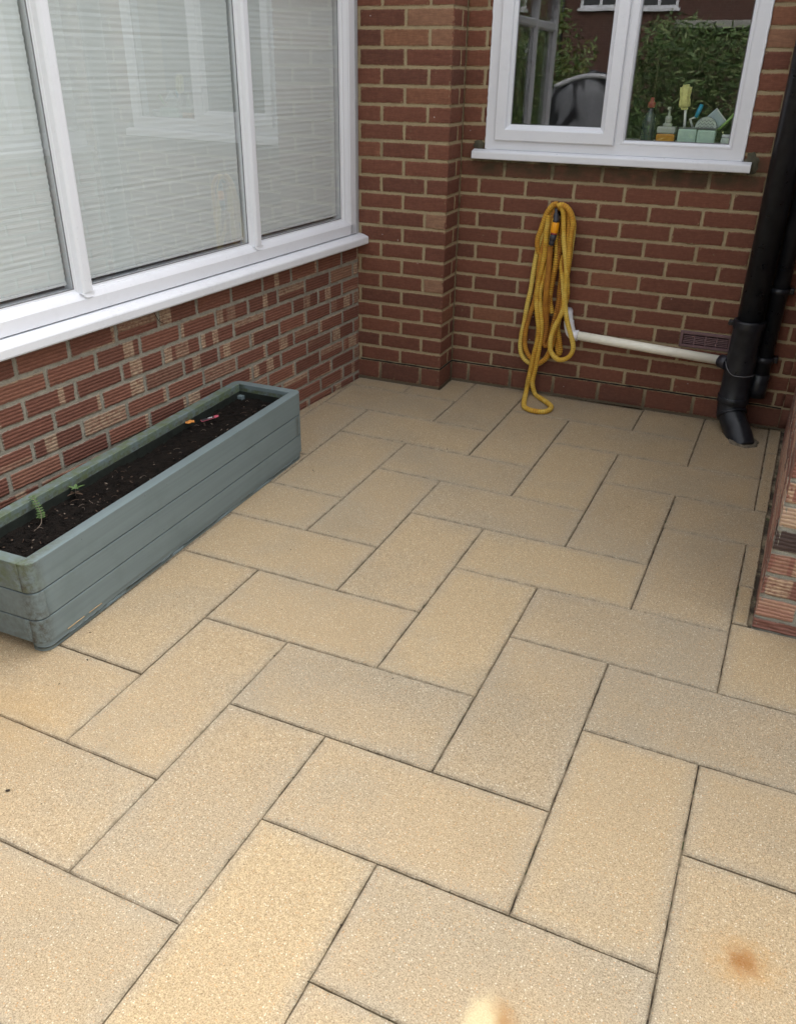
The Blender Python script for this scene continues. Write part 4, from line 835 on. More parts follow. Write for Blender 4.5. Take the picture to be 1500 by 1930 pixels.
mb=MB(); mb.face([mb.vert(p) for p in ((-150,-200,-.045),(150,-200,-.045),(150,60,-.045),(-150,60,-.045))]); tag(mb.build('ground', lawnm, None, fix=False), kind='structure')

# ---------------------------------------------------------------- black pipes
t=empty('soil_pipe',(1.391,-.078,0),0,'thick black soil pipe with a bend going down into the slab','pipe')
def ringprof(r0,r1,z0,z1): return [(r0,z0),(r1,z0+.001),(r1,z1-.002),(r0,z1)]
mb=MB(); mb.lathe([(.055,.47),(.055,4.9)],(0,0,0),n=48); mb.build('pipe',M['blackpipe'],t)
mb=MB(); mb.lathe([(.0665,.128),(.0675,.130),(.0675,.150),(.0635,.157),(.0630,.27),(.0640,.275),(.0640,.283),(.0630,.288),(.0630,.462),(.0665,.468),(.0672,.474),(.0672,.497),(.0660,.503),(.0560,.5045)],(0,0,0),n=48)
mb.build('branch_socket',M['blackpipe'],t)
mb=MB(); mb.tube([(-.052,0,.300),(-.085,.03,.3005)],.030,20)
mb.lathe([(.030,.050),(.0305,.062),(.0268,.064),(.0268,.088),(.022,.090)],(0,.033,.3),(-1,0,0),n=24); mb.build('boss',M['darkgrey'],t)
mb=MB(); pts=[(-.0655*math.cos(a)*1.0,-.0655*math.sin(a),.268+.05*max(0,math.cos(a))**3) for a in [PI*i/30 for i in range(31)]]
mb.tube(pts,.0016,6); mb.build('seam',M['gasket'],t)
mb=MB()
for dx in (-1,):
    mb.box((dx*.078-.006,-.012,.474),(dx*.050+.006,.014,.496),.003)
mb.tube([(-.079,-.018,.485),(-.079,.020,.485)],.0075,12)
mb.build('clip',M['blackpipe'],t)
mb=MB()
def cat(P,n=8):
    P=[Vector(p) for p in P]; P=[P[0]*2-P[1]]+P+[P[-1]*2-P[-2]]; o=[]
    for i in range(1,len(P)-2):
        a,b,c_,d=P[i-1:i+3]
        for j in range(n):
            t_=j/n; o.append(.5*((2*b)+(c_-a)*t_+(2*a-5*b+4*c_-d)*t_*t_+(3*b-a-3*c_+d)*t_**3))
    o.append(P[-2]); return o
pth=cat([(0,0,.160),(0,0,.118),(.006,-.012,.080),(.026,-.045,.046),(.052,-.085,.018),(.086,-.142,-.035)],8)
mb.tube(pth,lambda i:.0625 if i<16 else .0605 if i<18 else .0575 if i<26 else .057,36)
# raised collar half way round the bend
mb.tube([pth[15],pth[17],pth[18]],lambda i:.0645,36); mb.tube([pth[0],pth[3]],.0672,36)
mb.build('bend',M['blackpipe'],t)
t=empty('downpipe',(1.482,-.045,0),0,'thinner black downpipe ending just above the slabs, behind the soil pipe on its right','pipe')
mb=MB(); mb.lathe([(.034,.24),(.034,4.9)],(0,0,0),n=32); mb.build('pipe',M['blackpipe'],t)
mb=MB(); mb.lathe([(.031,.160),(.039,.160),(.0395,.20),(.039,.262),(.034,.266)],(0,0,0),n=32); mb.build('collar',M['blackpipe'],t)
mb=MB(); mb.lathe([(.040,.318),(.040,.345)],(0,0,0),n=32); mb.box((-.056,.0,.318),(.056,.040,.345),.004); mb.build('clip',M['blackpipe'],t); mb=MB(); mb.lathe([(.040,.62),(.040,.645)],(0,0,0),n=32); mb.box((-.056,.0,.62),(.056,.040,.645),.004); mb.build('clip',M['blackpipe'],t)
mb=MB(); mb.lathe([(.0045,0),(.0045,.003),(.002,.0045)],(-.036,-.0215,.331),(-.1,-1,0),n=10); mb.build('screw',M['greypost'],t)
t=empty('waste_pipe',(.632,-.045,.332),0,'cream plastic waste pipe running from behind the hose to the black soil pipe','pipe')
mb=MB(); mb.tube([(0,0,0),(.35,0,-.0165),(.676,0,-.031)],.0212,24); mb.build('pipe',M['cream'],t)
mb=MB(); mb.tube(cat([(.016,0,-.0008),(-.004,0,.0002),(-.019,.001,.012),(-.030,.006,.038),(-.037,.012,.062)],6),.0245,20); mb.tube([(.012,0,-.0006),(.018,0,-.0009)],.0262,20)
mb.tube([(-.030,.006,.038),(-.037,.012,.062),(-.046,.028,.09),(-.05,.05,.10)],.0212,16); mb.build('elbow',M['white'],t)
# ragged dark rim where the bend enters the slab
mb=MB(); cx,cy=1.474,-.216; n=48
A=[];B=[];D=[]
for i in range(n):
    a=2*PI*i/n; r=.060+.009*nz3(math.cos(a)*2.4,math.sin(a)*2.4,2)+.004*nz3(i*.9,1,1); ex=1.12
    A.append(mb.vert((cx+math.cos(a)*.045,cy+math.sin(a)*.05*ex,.007))); B.append(mb.vert((cx+math.cos(a)*r,cy+math.sin(a)*r*ex,.005))); D.append(mb.vert((cx+math.cos(a)*(r+.004),cy+math.sin(a)*(r+.004)*ex,-.001)))
for i in range(n): mb.face((A[i],A[(i+1)%n],B[(i+1)%n],B[i]),0,True); mb.face((B[i],B[(i+1)%n],D[(i+1)%n],D[i]),0,True)
tag(mb.build('mortar_collar', plain('grey_mortar_fillet',(.15,.125,.09),.95,var=.5,scale=90,bump=1), None, fix=False),'ragged mortar rim on the slab round the foot of the black bend','mortar')

# ---------------------------------------------------------------- hose on its hook
t=empty('garden_hose',(.494,0,.915),0,'yellow fabric hose coiled on the brick wall with one loop trailing on the slabs','hose')
OFF=Vector((.494,0,.915))
mb=MB(); rh=random.Random(11)
paths=[list(p) for p in HOSE]
paths[3]=paths[3][:-1]+[tuple(q) for q in HOSEFLOOR[1:-1]]+paths[4][::-1][1:]; del paths[4]
TON=[.40,.95,.22,.85,.05,.10,.55,.70,.50,.30,.40]
CR=[.5,.35,.6,.45,.2,1,.8,.25,.5,.8,.4]
for pi,p in enumerate(paths):
    pts=[q-OFF for q in cat(p,14)]
    # even spacing
    o=[pts[0]]; acc=0
    for a,b in zip(pts,pts[1:]):
        L=(b-a).length
        if L<1e-6: continue
        while acc+L>=.0022:
            tt=(.0022-acc)/L; a=a+(b-a)*tt; o.append(a); L=(b-a).length; acc=0
            if L<1e-7: break
        acc+=L
    R0=.0118 if pi!=4 else .0140; cr=CR[pi%len(CR)]; b0=len(mb.v); sd=rh.random()*50
    o=[q+Vector((nz3(i*.012,sd,1),0,0))*.003 for i,q in enumerate(o)]
    mb.tube(o, lambda i: R0*(1+.11*cr*math.sin(i*1.35+2*nz3(i*.05,sd,0))+.10*nz3(i*.03,sd,4)), 12)
    n_=len(o)
    for i in range(n_):
        tt=TON[pi]+.30*nz3(i*.012,sd,8)
        if pi==3: tt=.62+.2*nz3(i*.012,sd,8)
        dk=max(0,math.sin(i*1.35+2*nz3(i*.05,sd,0)+2.6))*cr
        for j in range(12): mb.c[b0+i*12+j]=(tt,0,dk*.9,1)
mb.build('hose',M['hose'],t,attr=True,fix=False)
cn=empty('connector'); cn.parent=t
V=lambda x,z:(x-.494,-.092,z-.915)
def cyl(name,p0,p1,prof,mat):
    mb=MB(); a=Vector(p0); b=Vector(p1); ax=(b-a); L=ax.length
    mb.lathe([(r,h*L) for r,h in prof],a,ax,n=20); mb.build(name,mat,cn)
cyl('spout',V(.494,.902),V(.499,.846),[(.0055,0),(.0065,.25),(.0105,.42),(.0125,.5),(.0125,.8),(.0145,.84),(.0145,1)],M['darkgrey'])
cyl('shell',V(.499,.8455),V(.495,.800),[(.0150,0),(.0160,.06),(.0172,.5),(.0165,.9),(.0155,1)],M['orange'])
cyl('ring',V(.495,.7995),V(.4945,.7935),[(.0157,0),(.0157,1)],M['red'])
cyl('sleeve',V(.4945,.793),V(.487,.744),[(.0152,0),(.0150,.5),(.0125,.55),(.0125,.65),(.0135,.68),(.0125,.72),(.0132,.78),(.0120,1)],M['darkgrey'])
hk=MB(); hk.tube(cat([(.490,.012,.888),(.490,-.03,.888),(.490,-.070,.889),(.490,-.082,.902)],6),.006,10); hk.box((.476,-.006,.86),(.504,.002,.905),.002)
tag(hk.build('wall_hook',M['black']),'small dark hook holding up the coiled yellow hose','hook')

# ---------------------------------------------------------------- planter
PX,PY=-.363,-1.950
pl=empty('planter',(PX,PY,0),.010,'long sage green timber trough of dark compost beside the low brick wall','planter')
HX,HY,TH=.157,.751,.038
def board(mb, x0,x1,y0,y1,z0,z1,rc=(0,0,0,0),dirt=lambda p:(0,0)):
    """plan outline with optional rounded corners (order: x0y0,x1y0,x1y1,x0y1), extruded, top and bottom arrises eased"""
    cs=[(x0,y0,PI),(x1,y0,1.5*PI),(x1,y1,0),(x0,y1,.5*PI)]; out=[]
    for i,(x,y,a) in enumerate(cs):
        r=rc[i]
        if r<=0: out.append((x,y))
        else:
            cx=x+(r if x==x0 else -r); cy=y+(r if y==y0 else -r)
            out+=[(cx+r*math.cos(a+.5*PI*j/6),cy+r*math.sin(a+.5*PI*j/6)) for j in range(7)]
    P=[Vector(q) for q in out]; dense=[]
    for i in range(len(P)):
        a,b=P[i],P[(i+1)%len(P)]; L=(b-a).length; kk=max(1,int(L/.03)); dense+=[a+(b-a)*j/kk for j in range(kk)]
    P=dense; e=.0013; n=len(P); rings=[]
    I=inset(P,e); I2=inset(P,e*.3)
    for Q,z in ((I,z0),(I2,z0+e*.3),(P,z0+e),(P,z0+e+.0012),(P,(z0+z1)/2),(P,z1-.020),(P,z1-.013),(P,z1-e-.0012),(P,z1-e),(I2,z1-e*.3),(I,z1)):
        rings.append([mb.vert((q.x+.0006*nz3(q.y*6,z*9,x0),q.y,z),(*dirt(Vector((q.x,q.y,z))),0,1)) for q in Q])
    for A,B in zip(rings,rings[1:]):
        for i in range(n): mb.face((A[i],A[(i+1)%n],B[(i+1)%n],B[i]),0,True)
    mb.face(rings[0][::-1]); mb.face(rings[-1])
def dirtA(p):
    d=max(0,1-(abs(p.y+HY)/.055)) * (1 if p.x>.10 else .3)*(1 if p.z<.12 or p.z>.2 else .55)
    g=1.0 if (p.x<-.105 and abs(p.y)<HY-.02) else .9*max(0,1-abs(p.y+HY)/.05)*(p.z>.2)
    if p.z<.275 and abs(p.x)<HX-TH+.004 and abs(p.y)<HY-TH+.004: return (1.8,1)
    return (min(1,d*1.4), min(1,g))
LAY=[(.032,.1088,'A'),(.1124,.1976,'B'),(.2014,.2925,'A')]
r=.032
for z0,z1,ty in LAY:
    specs=[]
    if ty=='A':
        specs=[((HX-TH,HX,-HY,HY),(0,r,r,0)),((-HX,-HX+TH,-HY,HY),(r,0,0,r)),((-HX+TH+.0006,HX-TH-.0006,-HY,-HY+TH),(0,0,0,0)),((-HX+TH+.0006,HX-TH-.0006,HY-TH,HY),(0,0,0,0))]
    else:
        specs=[((HX-TH,HX,-HY+TH+.0006,HY-TH-.0006),(0,0,0,0)),((-HX,-HX+TH,-HY+TH+.0006,HY-TH-.0006),(0,0,0,0)),((-HX,HX,-HY,-HY+TH),(r,r,0,0)),((-HX,HX,HY-TH,HY),(0,0,r,r))]
    for (a,b,c_,d),rc in specs:
        mb=MB(); board(mb,a,b,c_,d,z0,z1,rc,dirtA); o=mb.build('board',M['paint'],pl,attr=True)
mb=MB(); board(mb,HX-.05,HX-.004,-HY+.006,HY-.006,0.001,.0312,(0,r,r,0)); mb.build('runner',M['paint'],pl,attr=True)
mb=MB(); board(mb,-HX+.004,-HX+.05,-HY+.006,HY-.006,0.001,.0312,(r,0,0,r)); mb.build('runner',M['paint'],pl,attr=True)
for sx in (-1,1):
    for sy in (-1,1):
        mb=MB(); x=sx*(HX-TH-.0125); y=sy*(HY-TH-.0125); mb.box((x-.012,y-.012,.035),(x+.012,y+.012,.248),.002); mb.build('corner_block',M['paint'],pl,attr=True)
mb=MB(); mb.box((-HX+TH,-HY+TH,.034),(HX-TH,HY-TH,.05)); mb.build('base',M['paint'],pl,attr=True)
mb=MB()
for a,b in ((-HY+.09,-HY+.16),(-HY+.18,-HY+.235)):
    mb.box((HX-.0012,a,.0312),(HX+.0006,b,.0338),.0004)
mb.build('bare_chip',M['rawwood'],pl)
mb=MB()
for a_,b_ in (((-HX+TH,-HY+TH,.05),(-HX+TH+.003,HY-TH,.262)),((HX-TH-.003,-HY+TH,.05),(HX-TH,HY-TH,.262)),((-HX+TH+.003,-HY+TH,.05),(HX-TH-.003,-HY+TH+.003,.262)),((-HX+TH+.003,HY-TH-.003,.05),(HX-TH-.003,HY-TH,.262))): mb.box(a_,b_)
mb.build('shade_panels',plain('black_shade_panel',(.014,.018,.014),.6,var=.4),pl)  # added panels: dark tone and shade below the rim put in as black
# compost and what lies in it
rot2=Matrix.Translation((PX,PY,0))@Matrix.Rotation(.010,4,'Z')
def soilz(x,y): return .240+.010*nz3(x*9,y*5,1)+.006*nz3(x*30,y*30,4)-.012*max(0,1-abs(abs(x)-.10)/.03)
mb=MB(); nx,ny=26,150; g={}
for i in range(nx+1):
    for j in range(ny+1):
        x=-HX+TH+.004+(2*(HX-TH)-.008)*i/nx; y=-HY+TH+.004+(2*(HY-TH)-.008)*j/ny
        g[i,j]=mb.vert(rot2@Vector((x,y,soilz(x,y)+.004*nz3(x*120,y*120,2))))
for i in range(nx):
    for j in range(ny): mb.face((g[i,j],g[i+1,j],g[i+1,j+1],g[i,j+1]),0,True)
tag(mb.build('compost',M['soil'],None,fix=False),kind='stuff')
rc_=random.Random(5)
def bits(name,n,mats,sz,dens=None):
    mb=MB()
    for _ in range(n):
        x=rc_.uniform(-.102,.102); y=rc_.uniform(-.70,.70) if rc_.random()<.5 else rc_.uniform(-.70,-.1)
        L=rc_.uniform(*sz); el=rc_.uniform(.15,.6); bm=bmesh.new(); bmesh.ops.create_icosphere(bm,subdivisions=1,radius=L/2)
        for v in bm.verts: v.co=Vector((v.co.x,v.co.y*el,v.co.z*el*.6))*(1+.3*nz3(*(v.co*200)))
        mb.add_bm(bm,rc_.randrange(len(mats)),False,rot2@Matrix.Translation((x,y,soilz(x,y)+.003))@Matrix.Rotation(rc_.uniform(0,6.3),4,'Z')@Matrix.Rotation(rc_.uniform(-.6,.6),4,'Y'))
    return mb.build(name,mats,None)
tag(bits('soil_clods',420,[M['soil']],(.006,.019)),kind='stuff')
tag(bits('bark_chips',150,[M['chip'],M['twig'],M['debris'],M['twig']],(.004,.013)),kind='stuff')
mb=MB()
for _ in range(34):
    x=rc_.uniform(-.10,.10); y=rc_.uniform(-.70,.70); a=rc_.uniform(0,6.3); L=rc_.uniform(.008,.028); z=soilz(x,y)+.004
    p=[rot2@Vector((x+math.cos(a+.5*nz3(s,x*9,1))*L*s,y+math.sin(a+.6*s)*L*s,z+.004*math.sin(3*s))) for s in (0,.33,.66,1)]
    mb.tube(p,.0006,5,rc_.randrange(2))
tag(mb.build('dry_roots',[M['twig'],M['chip']],None),kind='stuff')
def leaf(mb,p,d,L,wd,m=0,up=Vector((0,0,1)),cup=.15):
    d=Vector(d).normalized(); sd=d.cross(up); sd=sd.normalized() if sd.length>1e-4 else Vector((1,0,0)); nn=sd.cross(d); p=Vector(p); rows=[]
    for i in range(6):
        t_=i/5; ww=wd*math.sin(PI*min(1,.08+t_*.92))**.7*(1 if t_<1 else 0); c_=p+d*L*t_+nn*(-cup*L*t_*t_)
        rows.append((mb.vert(c_-sd*ww+nn*ww*.3),mb.vert(c_),mb.vert(c_+sd*ww+nn*ww*.3)))
    for A,B in zip(rows,rows[1:]):
        for q in (0,1): mb.face((A[q],A[q+1],B[q+1],B[q]),m,True)
SP=Vector((-.428,-2.431,.240))
t=empty('seedling',SP,0,'pale seedling with a bent row of small round leaflets, nearer end of the trough','seedling','seedlings in the trough')
mb=MB(); st=cat([(.030,-.052,.004),(.026,-.02,.010),(.012,.0,.018),(.0,.012,.032),(-.022,.024,.046),(-.05,.036,.058)],6); mb.tube(st,.0009,6); mb.build('stem',M['chip'],t)
mb=MB()
for i in range(12,len(st),2):
    d=(st[min(i+1,len(st)-1)]-st[i-1]).normalized(); s_=d.cross(Vector((0,0,1))).normalized()
    for q in (-1,1): leaf(mb,st[i],s_*q+d*.35+Vector((0,0,.2)),.0125,.0045)
for a in (0,1,2,3): leaf(mb,(.004,.006,.02),(math.cos(a*1.6),math.sin(a*1.6),.35),.02,.0035)
mb.build('leaves',M['leaf'],t,fix=False)
t=empty('seedling',(-.462,-2.24,.240),0,'small seedling with a few pointed green leaves above withered brown ones','seedling','seedlings in the trough')
mb=MB(); mb.tube([(0,0,-.002),(.002,0,.012),(.003,.002,.022)],.0011,6); mb.build('stem',M['chip'],t)
mb=MB()
for a,L in ((.6,.034),(2.2,.022),(3.6,.024),(5.0,.026),(5.9,.02)): leaf(mb,(.003,.002,.021),(math.cos(a),math.sin(a),.55),L,.0055)
mb.build('leaves',M['leaf'],t,fix=False)
mb=MB()
for a,L in ((.2,.03),(1.5,.02),(3.2,.034),(4.4,.028)): leaf(mb,(.002,-.004,.008),(math.cos(a),math.sin(a),.1),L,.004)
mb.build('withered_leaves',M['twig'],t,fix=False)
t=empty('plant_label',(-.425,-1.545,.260),math.radians(51),'pink and black card plant label lying on the compost next to an orange scrap','plant label')
mb=MB(); n=10; out=[(-.034,-.0095),(.026,-.0095)]+[(.026+.0095*math.sin(PI*i/n),-.0095*math.cos(PI*i/n)) for i in range(1,n)]+[(.026,.0095),(-.034,.0095)]
def slab2(mb,out,z0,z1,m=0,tw=.0):
    a=[mb.vert((x,y,z0+tw*x)) for x,y in out]; b=[mb.vert((x,y,z1+tw*x)) for x,y in out]; mb.face(a[::-1],m); mb.face(b,m); k_=len(out)
    for i in range(k_): mb.face((a[i],a[(i+1)%k_],b[(i+1)%k_],b[i]),m)
slab2(mb,out,0,.0012,0,.15); mb.build('card',M['tagpink'],t)
mb=MB(); slab2(mb,[(-.032,-.0082),(.018,-.0082),(.018,.0082),(-.032,.0082)],.0015,.0021,0,.15); mb.build('printed_panel',M['tagblk'],t)
mb=MB()
for x,y,a in ((-.004,.002,0),(-.001,-.001,.4),(.004,.001,-.3),(.008,.002,.6),(.0,.003,.2),(.006,-.003,0)):
    mb.box((-.003,-.0011,0),(.003,.0011,.0007),0,mat=Matrix.Translation((x,y,.0023+.15*x))@Matrix.Rotation(a,4,'Z'))
mb.build('print',M['tagwh'],t)
t=empty('card_scrap',(-.472,-1.608,.258),math.radians(40),'crumpled orange scrap of card on the compost touching the black plant label','card scrap')
mb=MB(); nn_=6; g={}
for i in range(nn_+1):
    for j in range(nn_+1):
        x=-.017+.034*i/nn_; y=-.012+.024*j/nn_; g[i,j]=mb.vert((x+.001*nz3(y*300,x*9,1),y+.001*nz3(x*300,3,1),.004+.006*nz3(x*60,y*60,3)+.008*abs(x)*20*.1))
for i in range(nn_):
    for j in range(nn_): mb.face((g[i,j],g[i+1,j],g[i+1,j+1],g[i,j+1]))
sc_o=mb.build('scrap',M['tagor'],t,fix=False); sm_=sc_o.modifiers.new('s','SOLIDIFY'); sm_.thickness=.001

# ---------------------------------------------------------------- crumbs of dirt and leaf on the slabs
mb=MB(); rd=random.Random(9)
def crumb(x,y,s,el=.5,z=.001):
    bm=bmesh.new(); bmesh.ops.create_icosphere(bm,subdivisions=1,radius=s)
    for v in bm.verts: v.co=Vector((v.co.x,v.co.y*el,v.co.z*el*.6))*(1+.4*nz3(*(v.co*300)))
    mb.add_bm(bm,0,False,Matrix.Translation((x,y,z+s*.2))@Matrix.Rotation(rd.uniform(0,6.3),4,'Z'))
for x,y,s in ((-.111,-1.308,.007),(.06,-1.535,.004),(.356,-1.75,.006),(.088,-3.119,.008),(1.209,-.12,.005),(1.335,-.718,.006),(.097,-.874,.006),(.31,-.868,.006),(-.163,-2.564,.006),(-.081,-2.668,.006),(-.078,-2.78,.004),(.128,-1.902,.005),(.465,-2.477,.004),(.725,-2.38,.004),(1.124,-1.073,.004),(1.465,-1.505,.004),(-.10,-1.318,.005),(1.20,-.32,.004)): crumb(x,y,s*.8,rd.uniform(.25,.6))
for _ in range(70):
    x=rd.uniform(-.1,1.55); y=rd.uniform(-3.3,-.05); crumb(x,y,rd.uniform(.0008,.0022),rd.uniform(.3,.8))
for _ in range(30):
    y=rd.uniform(-2.5,-1.3); crumb(-.222+abs(rd.gauss(0,.018)),y,rd.uniform(.001,.003))
for _ in range(26): crumb(rd.gauss(1.42,.09),rd.gauss(-.19,.09) if rd.random()<.6 else rd.uniform(-.07,-.02),rd.uniform(.001,.004))
for _ in range(60): crumb(rd.uniform(.05,1.6),-abs(rd.gauss(0,.008))-.003,rd.uniform(.001,.004))
for _ in range(50): crumb(1.596-abs(rd.gauss(0,.004)),rd.uniform(-1.65,-.05),rd.uniform(.001,.003))
for _ in range(40):
    u=rd.uniform(0,.75); q=Vector((-.455,-.1725,0))+Vector((-.0819,-.9966,0))*u+Vector((.9966,-.0819,0))*(.004+abs(rd.gauss(0,.008))); crumb(q.x,q.y,rd.uniform(.001,.004))
for key,poly in SLABS:
    n=len(poly)
    for i in range(n):
        a_=Vector(poly[i]); b_=Vector(poly[(i+1)%n]); L=(b_-a_).length
        if a_.y<-3.6 or a_.x>1.75: continue
        for _ in range(int(L*9)):
            t_=rd.random(); p_=a_+(b_-a_)*t_
            if nz3(p_.x*3,p_.y*3,5)>-.05: crumb(p_.x+rd.gauss(0,.0012),p_.y+rd.gauss(0,.0012),rd.uniform(.0008,.0024),rd.uniform(.4,.9),-.0015)
tag(mb.build('dirt_crumbs',M['debris'],None),kind='stuff')
mb=MB(); 
s0=Vector((-.455,-.1725,0))+Vector((-.0819,-.9966,0))*1.47+Vector((.9966,-.0819,0))*.012
mb.tube(cat([s0+Vector((0,0,.69)),s0+Vector((.006,.01,.668)),s0+Vector((.004,.03,.640)),s0+Vector((.010,.045,.628))],6),.0012,6)
tag(mb.build('dry_stem',M['debris'],None),'short dark dry stem hanging below the conservatory sill','stem')

# ---------------------------------------------------------------- the garden behind the camera (seen in the glass)
def leafmass(name, n, box, L, wd, mats, taper, seed):
    r_=random.Random(seed); mb=MB()
    for _ in range(n):
        for _t in range(20):
            p=Vector((r_.uniform(box[0],box[1]),r_.uniform(box[2],box[3]),r_.uniform(box[4],box[5])))
            if nz3(p.x*2.3,p.y*2.3,p.z*1.9+seed)>-.28-.0*p.z and taper(p): break
        d=Vector((r_.gauss(0,1),r_.gauss(0,1),r_.gauss(-.15,.7))).normalized(); l=r_.uniform(*L); s=d.cross(Vector((r_.gauss(0,1),r_.gauss(0,1),r_.gauss(0,1)))).normalized()*wd*r_.uniform(.6,1.2)
        q=[p,p+d*l*.45+s,p+d*l,p+d*l*.45-s]; mb.face([mb.vert(v) for v in q],r_.randrange(len(mats)))
    return mb.build(name,mats,None,fix=False)
L1=plain('bamboo_leaf',(.14,.23,.075),.5,var=.4,scale=6); L2=plain('bamboo_leaf_light',(.27,.34,.14),.5,var=.4,scale=6); L3=plain('bamboo_leaf_dark',(.05,.10,.035),.5,var=.3,scale=6)
hd=empty('bamboo_hedge',(1.2,-7.6,0),0,'tall bamboo hedge reflected in the right window pane','hedge')
o=leafmass('foliage',30000,(-.62,3.6,-8.4,-6.9,0,2.05),(.06,.14),.011,[L1,L2,L3,L1],lambda p:p.z<1.88+.22*nz3(p.x*1.8,p.y,0)-.12*max(0,p.x-.3) and p.x>-.62+.2*nz3(p.z*2,1,1),3); o.parent=hd; o.matrix_parent_inverse=hd.matrix_world.inverted() if False else Matrix.Translation((-1.2,7.6,0))
mb=MB()
for i in range(60):
    x=rd.uniform(-.5,3.5); y=rd.uniform(-8.2,-7.1); mb.tube([(x,y,0),(x+rd.uniform(-.1,.1),y,1.0),(x+rd.uniform(-.2,.2),y,1.7)],.008,6)
o=mb.build('canes',M['leafd'],hd); o.matrix_parent_inverse=Matrix.Translation((-1.2,7.6,0))
bs=empty('garden_shrub',(-1.75,-8.9,0),0,'yellow green shrub against the neighbouring house, reflected in the left window pane','shrub')
o=leafmass('foliage',9000,(-3.4,-1.35,-9.6,-8.2,0,2.5),(.05,.10),.018,[L2,L1,plain('shrub_leaf',(.16,.19,.04),.5,var=.3)],lambda p:((p.x+2.3)/.95)**2+((p.y+8.9)/.7)**2+((p.z-1.1)/1.25)**2<1+.5*nz3(p.x*2,p.y*2,p.z*2),8); o.parent=bs; o.matrix_parent_inverse=Matrix.Translation((1.75,8.9,0))
mb=MB()
for i in range(9): mb.tube([(-2.3,-8.9,0),(-2.3+rd.uniform(-.3,.3),-8.9+rd.uniform(-.2,.2),.8),(-2.3+rd.uniform(-.7,.7),-8.9+rd.uniform(-.4,.4),1.7)],lambda i:(.03,.02,.01)[i],7)
o=mb.build('branches',M['twig'],bs); o.matrix_parent_inverse=Matrix.Translation((1.75,8.9,0))
# draped cover
dc=empty('draped_cover',(-1.02,-7.0,0),0,'charcoal draped cover with a silver upper edge, reflected low in the left window pane','cover')
mb=MB(); nu,nv=60,24; rr=[]
for j in range(nv+1):
    v=j/nv; ring=[]
    for i in range(nu):
        a=2*PI*i/nu; z=1.30*(1-v)+.02*v if j>2 else 1.36-.03*j; rad=(.05,.22,.30)[j] if j<3 else .33+.12*v; rad*=1+.10*v*math.sin(a*7+2*nz3(a,v*2,1))+.05*nz3(math.cos(a)*2,math.sin(a)*2,v*3)
        ring.append(mb.vert((math.cos(a)*rad*1.15,math.sin(a)*rad*.8,z+.05*math.cos(a)*(1-v))))
    rr.append(ring)
for A,B in zip(rr,rr[1:]):
    for i in range(nu): mb.face((A[i],A[(i+1)%nu],B[(i+1)%nu],B[i]),0,True)
mb.face(rr[0])
k=NT('charcoal_silver_cover'); P=k.coord((1,1,.35)); n1=k.noise(3.1,3,.5,P,.8); k.col(k.mix(k.rng(n1,.47,.53),(.014,.015,.019),(.20,.205,.225))); k.rough(.55); k.bump(k.noise(9,4),.5,.02)
mb.build('drape',k.mat,dc)
mb=MB(); mb.tube([(-.30+.72*i/20,.22,1.16+.19*math.sin(PI*(.12+.60*i/20))) for i in range(21)],.028,10); mb.build('piping',plain('silver_fabric',(.55,.56,.58),.4),dc)
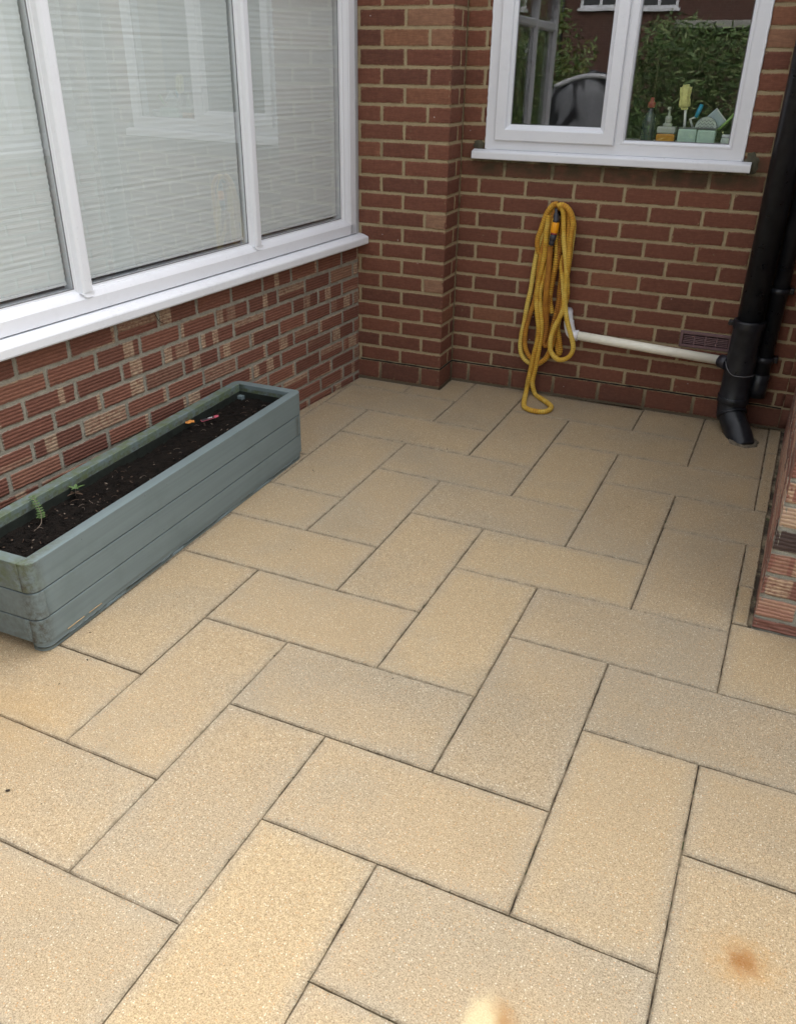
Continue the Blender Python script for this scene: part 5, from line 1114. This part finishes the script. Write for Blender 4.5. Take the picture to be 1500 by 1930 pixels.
# neighbouring house
nh=empty('neighbour_house',(-2,-30,0),0,'red brick neighbouring house with white windows, reflected at the top of the kitchen window','house')
k=NT('far_brick'); bt=k.n('TexBrick'); bt.inputs['Scale'].default_value=1; bt.inputs['Brick Width'].default_value=.225; bt.inputs['Row Height'].default_value=.075; bt.inputs['Mortar Size'].default_value=.006
bt.inputs['Color1'].default_value=(.11,.045,.035,1); bt.inputs['Color2'].default_value=(.075,.030,.025,1); bt.inputs['Mortar'].default_value=(.16,.125,.10,1)
mp=k.n('Mapping'); mp.inputs['Rotation'].default_value=(PI/2,0,0); k.l(k.n('TexCoord').outputs['Object'],mp.inputs[0]); k.l(mp.outputs[0],bt.inputs['Vector'])
k.col(k.mix(k.rng(k.noise(.8,4),.4,.7,0,.5),bt.outputs[0],(.10,.05,.035))); k.rough(.9); fbm=k.mat
mb=MB(); mb.box((-14,-8,-.1),(12,0,5.2)); mb.build('wall',fbm,nh)
mb=MB(); A_=[mb.vert(p) for p in ((-14.4,-8.4,5.1),(12.4,-8.4,5.1),(12.4,.4,5.1),(-14.4,.4,5.1),(-14.4,-4,8.2),(12.4,-4,8.2))]
for f in ((0,1,5,4),(3,4,5,2),(0,4,3),(1,2,5),(0,3,2,1)): mb.face([A_[i] for i in f])
mb.build('roof',plain('brown_roof_tiles',(.16,.085,.06),.9,var=.3,scale=8),nh)
def nwin(x0,x1,z0,z1):
    e=empty('window'); e.parent=nh
    mb=MB(); f=lambda x,d,z:(x,d,z); mb.ring(x0,x1,z0,z1,[(0,-.02),(0,.05),(.09,.05),(.09,-.0)],f); mb.box(((x0+x1)/2-.05,.0,z0+.09),((x0+x1)/2+.05,.045,z1-.09)); mb.box((x0-.08,0,z0-.09),(x1+.08,.12,z0-.002)); mb.build('frame',M['upvc'],e)
    mb=MB(); mb.face([mb.vert(p) for p in ((x0+.05,.012,z0+.05),(x1-.05,.012,z0+.05),(x1-.05,.012,z1-.05),(x0+.05,.012,z1-.05))]); mb.build('pane',plain('dark_far_glass',(.02,.025,.03),.08,spec=1),e,fix=False)
for x0,x1,z0,z1 in ((-2.6,-1.3,3.12,4.3),(-4.6,-3.2,3.15,4.3),(1.4,2.9,3.1,4.3),(-7.4,-5.4,.9,2.1),(4.5,6.5,3.1,4.3),(-10,-8,3.1,4.3)): nwin(x0,x1,z0,z1)
mb=MB(); mb.box((-1.2,0,2.50),(3.8,1.1,2.72),.03); mb.build('canopy',plain('grey_concrete',(.34,.33,.31),.9,var=.2),nh)
mb=MB(); mb.lathe([(.05,0),(.05,5.1)],(-5.2,.08,0)); mb.build('drainpipe',M['blackpipe'],nh)
